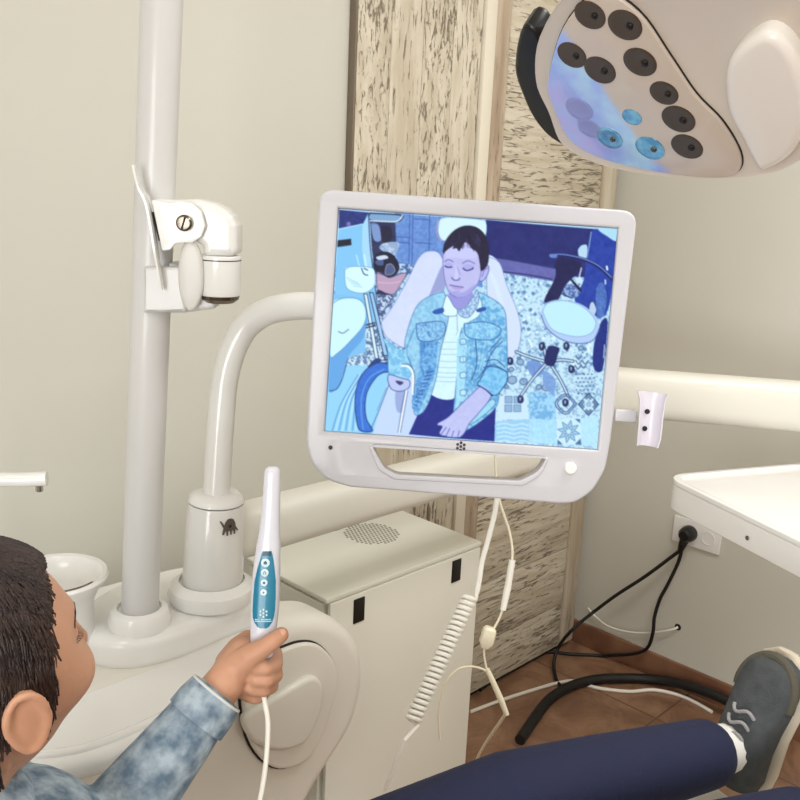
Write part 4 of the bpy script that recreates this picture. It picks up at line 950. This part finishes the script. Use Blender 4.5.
# ------------------------------------------------------------------ camera wand
DW = .92
def wpt(x, y, off=0): return W(x, y, DW - off)
wd = thing('intraoral_camera', 'white intraoral camera wand with teal button panel held upright in the boy\'s hand', 'camera', wpt(262, 660))
S1 = DW / FP
prof = [(466.5, 272.8, 4.5), (468.5, 272.6, 7.0), (471, 272.5, 8.0), (480, 272.2, 8.3), (500, 271.3, 8.9), (520, 270.3, 9.6), (532, 269.5, 10.4), (545, 268.6, 12.0), (558, 267.5, 12.8), (572, 266.6, 13.7), (590, 265.7, 14.1), (610, 264.8, 14.0), (628, 263.7, 13.2), (645, 262.5, 12), (658, 261.8, 10.5), (668, 261.4, 9), (673, 261.2, 6)]
def winterp(y):
    for (a, b) in zip(prof[:-1], prof[1:]):
        if a[0] <= y <= b[0]:
            t = (y - a[0]) / (b[0] - a[0]); return a[1] + (b[1] - a[1]) * t, a[2] + (b[2] - a[2]) * t
    return prof[-1][1:]
ss = []
ys = list(np.linspace(466.5, 475, 6)) + list(np.linspace(480, 673, 40))
for y in ys:
    cx_, hw = winterp(y); cpt = wpt(cx_, y); dep = hw * S1 * .8; hwm = hw * S1
    ss.append([cpt + RT * hwm * math.copysign(abs(math.cos(a)) ** .8, math.cos(a)) - FW * dep * math.copysign(abs(math.sin(a)) ** .8, math.sin(a)) for a in [2 * PI * k / 36 for k in range(36)]])
MB().loft(ss).build('wand_body', m_wand, wd)
def wsurf(x, y, lift=.0006):
    cx_, hw = winterp(y); cpt = wpt(cx_, y); ca_ = max(-.98, min(.98, (x - cx_) / hw)); c1 = abs(ca_) ** 1.25; sa = max(0, 1 - c1 * c1) ** .5
    return cpt + RT * (x - cx_) * S1 - FW * (hw * S1 * .8 * (sa ** .8) + lift)
def wpatch(rows, lift, nm, m, par, nx=12):
    g = []; 
    for (y, xl, xr) in rows: g.append([wsurf(xl + (xr - xl) * k / nx, y, lift) for k in range(nx + 1)])
    n_ = nx + 1; mb = MB(); fr = [p for r_ in g for p in r_]; bk_ = [p + FW * (lift + .0004) for p in fr]; K = len(fr); fs = []
    for i in range(len(g) - 1):
        for k in range(nx):
            a = i * n_ + k; q_ = (a, a + 1, a + n_ + 1, a + n_); fs.append(q_); fs.append(tuple(K + z_ for z_ in q_[::-1]))
    for i in range(len(g) - 1):
        for k in (0, nx): a = i * n_ + k; fs.append((a, a + n_, K + a + n_, K + a))
    for i in (0, len(g) - 1):
        for k in range(nx): a = i * n_ + k; fs.append((a, a + 1, K + a + 1, K + a))
    mb.add(fr + bk_, fs); return mb.build(nm, m, par)
rows = [(549.5, 264.3, 272.8), (552, 263.2, 273.6), (558, 261.6, 274.8), (568, 258.6, 276.0), (580, 255.8, 277.0), (595, 254.6, 276.8), (608, 253.9, 276.2), (615, 254.2, 275.2), (620, 256, 273.4), (624, 259, 270.8), (625.5, 261.5, 268.2)]
pnl = wpatch(rows, .0007, 'button_panel', m_teal, wd)
wpatch([(549.8, 264.8, 272.4), (552, 264.2, 272.6), (554, 264, 272.8)], .0011, 'panel_slot', m_teald, pnl)
for (x, y, r_, kk) in ((267.2, 560.8, 4.3, 0), (266.6, 570.5, 3.8, 1), (266, 580.2, 3.4, 2), (265.5, 589.8, 3.3, 3)):
    c_ = wsurf(x, y, .0008)
    bt = MB().lathe([(r_ * S1, 0), (r_ * S1, .0009), (r_ * S1 * .85, .0013), (.0002, .0014)], c_, -FW, 20).build('button', m_wlab, pnl)
    ic = MB()
    if kk == 0: ic.box(c_ - FW * .0016, (.0034, .0026, .0006), (RT, DN, FW)); ic.box(c_ - FW * .0016 - DN * .0016, (.0014, .001, .0006), (RT, DN, FW))
    elif kk == 1:
        for a_, b_ in (((-.0014, .0), (0, -.0016)), ((0, -.0016), (.0014, 0)), ((-.0010, .0), (-.0010, .0016)), ((.0010, .0), (.0010, .0016))): ic.tube([c_ - FW * .0016 + RT * a_[0] + DN * a_[1], c_ - FW * .0016 + RT * b_[0] + DN * b_[1]], .0003, 6)
    elif kk == 2: ic.lathe([(.0013, 0), (.0013, .0005)], c_ - FW * .0013, -FW, 12)
    else: ic.box(c_ - FW * .0016, (.0022, .0005, .0005), (RT, DN, FW)); ic.box(c_ - FW * .0016, (.0005, .0022, .0005), (RT, DN, FW))
    ic.build('button_icon', m_teald, pnl)
lg = MB()
for dx, dy in ((0, 0), (0, -3.5), (0, 3.5), (3, -1.8), (3, 1.8), (-3, -1.8), (-3, 1.8)): lg.ell(wsurf(265.3 + dx, 610.5 + dy, .0009), (.0010, .0012, .0004), (RT, DN, FW), 10, 6)
lg.build('logo_dots', m_wlab, pnl)
wpatch([(618.4, 256.5, 273.2), (619.0, 256.5, 273.2)], .0010, 'printed_line', m_wlab, pnl)
tx = MB()
for i in range(13):
    if i in (4,): continue
    c_ = wsurf(257.2 + i * 1.22, 616.9, .0009); tx.box(c_, (.0008, .0011, .0003), (RT, DN, FW))
tx.build('tiny_lettering', m_wlab, pnl)
MB().tube(spline([wpt(261, 670), wpt(262, 686), wpt(265, 703), wpt(268, 730), wpt(262, 790), wpt(240, 880)], 8), .0026, 10).build('cord', m_cord, wd)

# ------------------------------------------------------------------ the boy
by = thing('person', 'boy in a denim jacket seen from behind at lower left, holding up the camera wand', 'person', (.48, .60, .62))
hf = nrm(M3 @ np.array([.57, -.32, .755])); hu = UP - hf * (UP @ hf); hu = nrm(hu); hr = np.cross(hf, hu)
HC = W(33, 716, .69) - hr * .074 + hu * .012
HX = np.array([hr, hf, hu])      # head axes: right, forward, up
def hp3(r, f, u): return HC + hr * r + hf * f + hu * u
# head surface as a displaced ellipsoid
def head_mesh(mb, seg=88, rings=60):
    vs_ = []; fs = []
    def g(x, y, z, c, s, a):
        return a * math.exp(-(((x - c[0]) / s[0]) ** 2 + ((y - c[1]) / s[1]) ** 2 + ((z - c[2]) / s[2]) ** 2))
    for i in range(rings + 1):
        th = PI * min(max(i, .03), rings - .03) / rings
        for k in range(seg):
            ph = 2 * PI * k / seg
            x = math.sin(th) * math.cos(ph); y = math.sin(th) * math.sin(ph); z = math.cos(th)
            rx, ry, rz = .069, .088, .104
            if z < 0: rx *= 1 + .30 * z * (1 if y > -.2 else .4); 
            X, Y, Z = x * rx, y * ry, z * rz
            if z < 0 and y < 0: Y *= 1 + .35 * z
            if z < 0 and y > 0: Y *= 1 - .02 * z
            d = 0
            for s in (-1, 1):
                d += g(X, Y, Z, (s * .028, .078, .003), (.016, .03, .012), -.010)   # eye sockets
                d += g(X, Y, Z, (s * .036, .062, -.030), (.024, .034, .024), .013)   # cheeks
                d += g(X, Y, Z, (s * .024, .082, .022), (.022, .03, .009), .003)    # brow
            d += g(X, Y, Z, (0, .09, -.026), (.009, .03, .012), .015)               # nose tip
            d += g(X, Y, Z, (0, .09, -.008), (.006, .03, .018), .006)
            d += g(X, Y, Z, (0, .08, -.058), (.018, .03, .007), .004) + g(X, Y, Z, (0, .06, -.088), (.02, .04, .014), .006)
            n_ = nrm((X, Y, Z)); X, Y, Z = np.array((X, Y, Z)) + n_ * d
            vs_.append(hp3(X, Y, Z))
    for i in range(rings):
        for k in range(seg):
            l = (k + 1) % seg; fs.append((i * seg + k, (i + 1) * seg + k, (i + 1) * seg + l, i * seg + l))
    fs.append(tuple(range(seg))); fs.append(tuple(rings * seg + k for k in range(seg))[::-1])
    mb.add(vs_, fs)
skin = MB(); head_mesh(skin)
# ears
for s in (-1, 1):
    e0 = hp3(s * .069, -.004, -.012); ex = nrm(hr * s + hf * -.35); ey = nrm(hf * .9 + hr * s * .3)
    skin.ell(e0 + ex * .004, (.006, .017, .028), (ex, ey, hu), 20, 14)
    ring = [e0 + ex * (.010 + .003 * math.sin(a)) + ey * .0155 * math.cos(a) * (1 - .25 * (math.sin(a) < 0) * -math.sin(a)) + hu * .027 * math.sin(a) for a in [2 * PI * k / 28 for k in range(29)]]
    skin.tube(ring[:-1], .0036, 8, closed=True)
# torso and limbs (world points)
bfw = nrm(np.array([.94, -.26, 0])); blf = np.array([-bfw[1], bfw[0], 0])    # body forward, body left
SHc = hp3(0, -.03, -.155) ; SHc = HC + np.array([-.01, 0, -.165]) - bfw * .03
HIP = SHc + bfw * .27 + np.array([0, 0, -.27])
skin.chain([hp3(0, -.012, -.06), SHc + UP * .04, SHc], [.040, .038, .05])
tors = [(SHc + (HIP - SHc) * t, w_) for t, w_ in ((0, .095), (.2, .115), (.45, .11), (.7, .10), (1, .115))]
tdir = nrm(HIP - SHc); tn = np.cross(blf, tdir)
for c_, w_ in tors: skin.ell(c_, (w_, w_ * .72, .09), (blf, tn, tdir), 28, 16)
LS = SHc + blf * .125 - UP * .015; RS = SHc - blf * .125 - UP * .015
WR = W(226, 681, .905)
ELb = WR + nrm(RT * -.58 + DN * .72 - FW * .30) * .19
skin.chain([LS, LS + (ELb - LS) * .5, ELb, ELb + (WR - ELb) * .5, WR], [.044, .036, .032, .026, .0200])
REl = RS + bfw * .10 - UP * .19 - blf * .03; RW = REl + bfw * .17 + blf * .05 + UP * .01
skin.chain([RS, RS + (REl - RS) * .5, REl, REl + (RW - REl) * .5, RW], [.044, .036, .032, .027, .020])
hr_c = RW + bfw * .05 + blf * .01
skin.ell(RW + bfw * .035, (.036, .028, .014), (bfw, blf, UP), 20, 12)
for k, (o_, l_) in enumerate(((-.022, .042), (-.008, .050), (.007, .048), (.020, .038))):
    a_ = RW + bfw * .055 + blf * o_; skin.chain([a_, a_ + bfw * l_ * .55 - UP * .004, a_ + bfw * l_ - UP * .014], [.0075, .007, .006], 10)
a_ = RW + bfw * .02 + blf * .025; skin.chain([a_, a_ + bfw * .022 + blf * .016, a_ + bfw * .042 + blf * .018 - UP * .006], [.010, .008, .0065], 10)
# legs
FT = W(741, 745, 1.2)          # left ankle/heel region
for s in (1, -1):
    hj = HIP + blf * s * .075
    an_ = FT if s == 1 else FT - blf * .15 - bfw * .01
    if s == -1: anL = an_
    kn = hj + (an_ - hj) * .5 + UP * .05
    skin.chain([hj, hj + (kn - hj) * .5, kn, kn + (an_ - kn) * .4, an_], [.075, .062, .045, .042, .028])
    if s == -1: LEG = (hj, kn, an_)
    else: LEG2 = (hj, kn, an_)
# left hand closed round the wand: points given as image position plus distance from the eye (m)
def hpnt(x, y, off): return W(x, y, DW - off)          # off > 0 : towards the viewer
hand = MB()
hand.chain([WR, hpnt(232, 670, .006), hpnt(244, 655, .000)], [.0195, .0195, .0182])        # heel to palm, thumb side
hand.chain([WR, hpnt(238, 680, -.006), hpnt(250, 676, -.016)], [.0185, .0175, .016])
hand.chain([hpnt(231, 664, -.008), hpnt(240, 650, -.018), hpnt(248, 641, -.024)], [.017, .015, .012])
# thumb: metacarpal, two phalanges lying over the wand's front
hand.chain([hpnt(234, 668, .010), hpnt(250, 656, .020), hpnt(263, 648, .0245), hpnt(274, 640, .0235), hpnt(281.5, 634.5, .019)], [.0165, .0125, .0098, .0090, .0078])
# fingers go behind the wand and come round its right side, tips folded back to the palm
fing = [
    [(246, 644, -.026), (262, 645, -.028), (274, 654, -.016), (275, 664, .002), (266, 668, .016), (257, 668, .017)],
    [(245, 652, -.030), (262, 655, -.033), (273, 664, -.022), (275, 675, -.004), (267, 680, .012), (256, 680, .014)],
    [(244, 664, -.032), (260, 668, -.035), (270, 676, -.026), (271, 686, -.008), (264, 690, .006), (252, 689, .010)],
    [(244, 676, -.032), (257, 682, -.034), (263, 687, -.026), (262, 695, -.010), (254, 698, .000), (244, 695, .004)]]
frad = [[.0105, .0095, .0092, .0086, .0078, .007], [.0105, .0096, .0092, .0086, .0078, .007], [.010, .0092, .0088, .0082, .0074, .0068], [.0095, .0084, .008, .0074, .0068, .006]]
for F_, r_ in zip(fing, frad): hand.chain([hpnt(*p) for p in F_], r_, 12)
skin.add(hand.v, hand.f)
bd = skin.build('body', m_skin, by, remesh=.0024, relax=3)
# thumb nail
th_d = nrm(hpnt(282, 634.5, .02) - hpnt(272, 641, .023)); nn = nrm(nrm(-FW * .35 - DN * .5 + RT * .45) ); nn = nrm(nn - th_d * (nn @ th_d)); ns = np.cross(th_d, nn)
MB().ell(hpnt(281.5, 634.5, .019) + nn * .0062 + th_d * .001, (.0048, .0040, .0016), (th_d, ns, nn), 16, 10).build('thumb_nail', m_nail, by)
# eyes, lashes, lips
for s in (-1, 1):
    ec = hp3(s * .030, .0600, .002); ew = MB().ell(ec, .0118).build('eye', m_eyew, by)
    MB().ell(ec + hf * .0105, (.0052, .0022, .0052), (hr, hf, hu), 16, 10).build('iris', m_iris, ew)
    MB().tube([ec + (hr * math.cos(a) + hf * math.sin(a)) * .0125 + hu * (.004 + .0024 * math.sin(a)) for a in np.linspace(.15, PI - .15, 14)], .0021, 8).build('eyelid', m_skin, by)
    ls = MB()
    for a in np.linspace(.05, PI - .05, 22):
        d = hr * math.cos(a) + hf * math.sin(a); p = ec + d * .013 + hu * .003
        ls.tube([p, p + d * .0035 - hu * .001, p + d * .006 + hu * .001], [.0004, .0003, .0001], 5)
    ls.build('eyelashes', m_lash, by)
    br = MB()
    br.tube([hp3(s * x, y, z_) for x, z_ in ((.012, .021), (.024, .0255), (.036, .025), (.047, .019)) for y in (.088 * math.sqrt(1 - (x / .069) ** 2 - (z_ / .104) ** 2) + .0022,)], [.0005, .0008, .0008, .0004], 8)
    br.build('eyebrow', m_lash, by)
MB().ell(hp3(0, .083, -.054), (.016, .006, .0035), (hr, hf, hu), 16, 10).ell(hp3(0, .082, -.0605), (.013, .006, .004), (hr, hf, hu), 16, 10).build('lips', m_lips, by)
# hair: cap of many overlapping locks
hm = MB()
def scalp(az, el, k=1.0):   # az from forward towards the right side, el from horizontal
    x = math.cos(el) * math.sin(az); y = math.cos(el) * math.cos(az); z_ = math.sin(el)
    return hp3(x * .069 * k, y * .088 * k, z_ * .104 * k)
def hairline(az):  # lowest elevation with hair
    a = abs(((az + PI) % (2 * PI)) - PI)
    if a < .7: return .80
    if a < 1.15: return .80 - (a - .7) / .45 * .36
    if a < 1.38: return .44 - (a - 1.15) / .23 * .64
    if a < 1.55: return -.20 - (a - 1.36) / .19 * .18
    if a < 1.9: return .0 - (a - 1.55) / .35 * .30
    return -.62
vs_ = []; fs = []; na, ne = 96, 36
for j in range(ne + 1):
    for i in range(na):
        az = 2 * PI * i / na; lo = hairline(az); el = lo + (PI / 2 - .01 - lo) * j / ne
        k = 1.005 + .075 * min(1, j / 5) ** .5 + .008 * math.sin(az * 23 + 3 * math.sin(el * 5)) * min(1, j / 6)
        if el < 0 and math.cos(az) < 0: k *= 1 + .1 * el
        vs_.append(scalp(az, el, k))
for j in range(ne):
    for i in range(na):
        l = (i + 1) % na; fs.append((j * na + i, j * na + l, (j + 1) * na + l, (j + 1) * na + i))
in0 = len(vs_)
for i in range(na): vs_.append(scalp(2 * PI * i / na, hairline(2 * PI * i / na), .93))
for i in range(na): l = (i + 1) % na; fs.append((in0 + i, in0 + l, l, i))
fs.append(tuple(ne * na + i for i in range(na)))
hm.add(vs_, fs)
rr = random.Random(3)
for i in range(5200):
    az = rr.uniform(-PI, PI); lo = hairline(az); el = lo + .05 + (1.35 - lo) * rr.random() ** 1.2
    L_ = rr.uniform(.2, .36); pts = []; daz = rr.uniform(-.05, .12)
    fr = abs(az) < .95
    for t in (0, .35, .7, 1): pts.append(scalp(az + daz * t * (1 if not fr else 1.5), max(el - L_ * t, lo - .05 - .04 * rr.random()), 1.058 + .03 * math.sin(t * PI) + .012 * rr.random()))
    hm.tube(pts, [.0006, .0009, .0007, .0002], 4)
for i in range(260):   # fringe tufts over the temple and forehead
    az = rr.uniform(-.9, 1.15); lo = hairline(az)
    hm.tube([scalp(az - .12, lo + .35, 1.085), scalp(az - .03, lo + .12, 1.08), scalp(az + .06, lo - .02 - .12 * rr.random(), 1.03)], [.0007, .0009, .0002], 4)
hm.build('hair', m_hair, by)
# jacket
jk = MB()
for (c_, w_) in tors[:-1]: jk.ell(c_, (w_ + .016, w_ * .72 + .018, .095), (blf, tn, tdir), 32, 18)
c_ = tors[-2][0]; jk.ell(c_ + tdir * .04, (.122, .092, .08), (blf, tn, tdir), 32, 18)
jk.chain([LS, LS + (ELb - LS) * .5, ELb, ELb + (WR - ELb) * .45, ELb + (WR - ELb) * .84], [.060, .052, .044, .036, .0285], 20)
jk.chain([RS, RS + (REl - RS) * .5, REl, REl + (RW - REl) * .5, REl + (RW - REl) * .85], [.060, .052, .046, .040, .034], 20)
jo = jk.build('denim_jacket', m_denim, by, remesh=.004, relax=2)
fd = nrm(WR - ELb)
def ringat(c, r, d): 
    x = nrm(np.cross(d, UP)); y = np.cross(d, x); return [c + r * (math.cos(a) * x + math.sin(a) * y) for a in [2 * PI * k / 32 for k in range(32)]]
for (a_, b_, R1, R2) in ((ELb, WR, .0325, .0295), (REl, RW, .036, .033)):
    d = nrm(b_ - a_); L_ = np.linalg.norm(b_ - a_); c1 = a_ + d * (L_ - .046); c2 = a_ + d * (L_ - .015)
    cf = MB().loft([ringat(c1, .026, d), ringat(c1, R1, d), ringat(c1 + (c2 - c1) * .5, R1 * .985, d), ringat(c2, R2, d), ringat(c2, R2 - .0035, d), ringat(c1 + d * .012, R2 - .006, d)]).build('rolled_cuff', m_denim, by)
    MB().tube(ringat(c2, R2 - .0012, d), .0017, 8, closed=True).build('cuff_seam', m_seam, cf)
MB().tube([SHc + UP * .052 + .062 * (math.cos(a) * blf + math.sin(a) * bfw) + UP * .01 * -math.sin(a) for a in [2 * PI * k / 40 for k in range(40)]], .017, 12, closed=True).build('jacket_collar', m_denim, by)
# trousers
tr_ = MB(); tr_.ell(HIP, (.13, .098, .10), (blf, tn, tdir), 28, 16)
for (hj, kn, an_) in (LEG, LEG2): tr_.chain([hj, hj + (kn - hj) * .5, kn, kn + (an_ - kn) * .4, kn + (an_ - kn) * .82], [.088, .074, .058, .053, .045], 20)
tr_.build('trousers', m_navy, by, remesh=.006, relax=2)
for (hj, kn, an_) in (LEG, LEG2): MB().chain([kn + (an_ - kn) * .8, an_], [.034, .031]).build('sock', m_sock, by)
# shoes: sole faces away along the leg, toes up; we look at the upper
def shoe(an_, toe_px=None):
    toe = nrm(UP * .95 + bfw * .18 + HR * .02); sd = nrm(np.cross(toe, bfw)); fwd = np.cross(sd, toe)
    if fwd @ bfw < 0: fwd = -fwd
    base_ = an_ - toe * .03
    def sec_(t, w_, h_, o_=0, e=.8): 
        c = base_ + toe * t + fwd * o_; return [c + sd * w_ * math.copysign(abs(math.cos(a)) ** e, math.cos(a)) - fwd * h_ * math.copysign(abs(math.sin(a)) ** e, math.sin(a)) for a in [2 * PI * k / 32 for k in range(32)]]
    s1_ = [sec_(-.03, .015, .012, .02), sec_(-.027, .026, .026, .015), sec_(-.01, .033, .036, .008), sec_(.03, .034, .040, .004), sec_(.06, .037, .034, .010), sec_(.09, .041, .028, .017), sec_(.115, .042, .0235, .022), sec_(.135, .038, .020, .025), sec_(.150, .028, .015, .029), sec_(.157, .012, .008, .032)]
    up_ = MB().loft(s1_).build('shoe', m_shoe, by)
    sole = [sec_(-.035, .012, .008, .042, .9), sec_(-.028, .031, .009, .042, .9), sec_(.0, .036, .009, .043, .9), sec_(.05, .037, .009, .043, .9), sec_(.10, .045, .009, .043, .9), sec_(.13, .043, .009, .043, .9), sec_(.150, .035, .009, .043, .9), sec_(.163, .015, .008, .043, .9)]
    MB().loft(sole).build('sole', m_sole, up_)
    rim = []
    for a in np.linspace(-.15, PI + .15, 30):
        w_ = .0405; rim.append(base_ + toe * (.105 + .049 * max(math.sin(a), -.4) ) + sd * w_ * math.cos(a) + fwd * (.016 + .006 * max(0, math.sin(a))))
    MB().tube(rim, .0068, 10).build('toe_trim', m_shoer, up_)
    for t in (.035, .05, .065, .08):
        MB().tube([base_ + toe * (t + .004 * math.cos(q * 3)) + sd * .017 * math.cos(q) + fwd * ((.010 + (t - .06) * .22) - .030 * (1 - (t - .06) * 4)) - fwd * .008 * math.sin(q) for q in np.linspace(.2, PI - .2, 10)], .0024, 8).build('shoelace', m_lace, up_)
shoe(LEG[2]); shoe(LEG2[2])

# ------------------------------------------------------------------ dental chair under the boy
ch = thing('dental_chair', 'cream upholstered reclining dental chair carrying the boy', 'dental chair', (.62, .52, 0))
def pad(a, b, w_, th_, nm, tap=1.0):
    a = np.array(a); b = np.array(b); t = nrm(b - a); n_ = nrm(np.cross(blf, t)); 
    if n_[2] < 0: n_ = -n_
    L_ = np.linalg.norm(b - a); pts = rounded([(-w_ / 2, 0), (w_ / 2, 0), (w_ / 2 * tap, L_), (-w_ / 2 * tap, L_)], .07)
    return flat([pts], a, blf, t, n_, th_, .022, 4).build(nm, m_chair, ch)
sb = HIP - tn * (.10 if tn[2] > 0 else -.10)
tnn = tn if tn[2] > 0 else -tn
pad(SHc - tnn * .105 - tdir * .06, HIP - tnn * .105 + tdir * .03, .42, .07, 'backrest', 1.0)
kz = (LEG[1] + LEG2[1]) / 2; az_ = (LEG[2] + LEG2[2]) / 2
pad(HIP - UP * .13 - bfw * .02, kz - UP * .10, .44, .08, 'seat')
pad(kz - UP * .098, az_ - UP * .085 + bfw * .02, .40, .07, 'leg_rest', .85)
cxy = HIP + bfw * .15
MB().box((cxy[0], cxy[1], HIP[2] - .24), (.42, .20, .10), (bfw, blf, UP)).build('seat_frame', m_white, ch, bevel=.02)
MB().lathe([(.09, .03), (.085, HIP[2] - .28)], (cxy[0], cxy[1], 0), seg=32).build('pedestal', m_white, ch)
MB().box((cxy[0], cxy[1], .025), (.70, .42, .05), (bfw, blf, UP)).build('base', m_white, ch, bevel=.02)

# ------------------------------------------------------------------ lights
def area(loc, sz, e, col=(1, .99, .975), name='ceiling_light'):
    l = bpy.data.lights.new(name, 'AREA'); l.shape = 'RECTANGLE'; l.size, l.size_y = sz; l.energy = e; l.color = col
    o = bpy.data.objects.new(name, l); C.objects.link(o); o.location = loc; return o
area((-.6, .45, H - .01), (.6, .6), 7)
area((1.5, .1, H - .01), (.6, .6), 24)
area((-.9, -1.2, H - .01), (1.2, .6), 9)
area((1.2, -1.6, H - .01), (1.2, .6), 14)
wl_ = area((X0 + .03, -.9, 1.35), (1.3, 1.6), 70, (.96, .98, 1), 'left_fill_light'); wl_.rotation_euler = (0, -PI / 2, 0)  # unseen fill at the left wall, added to brighten the right wall
w = bpy.data.worlds.new('world'); bpy.context.scene.world = w; w.use_nodes = True
w.node_tree.nodes['Background'].inputs[0].default_value = (1, .99, .97, 1); w.node_tree.nodes['Background'].inputs[1].default_value = .3
for o in bpy.data.objects:
    if '_loc' in o: del o['_loc']
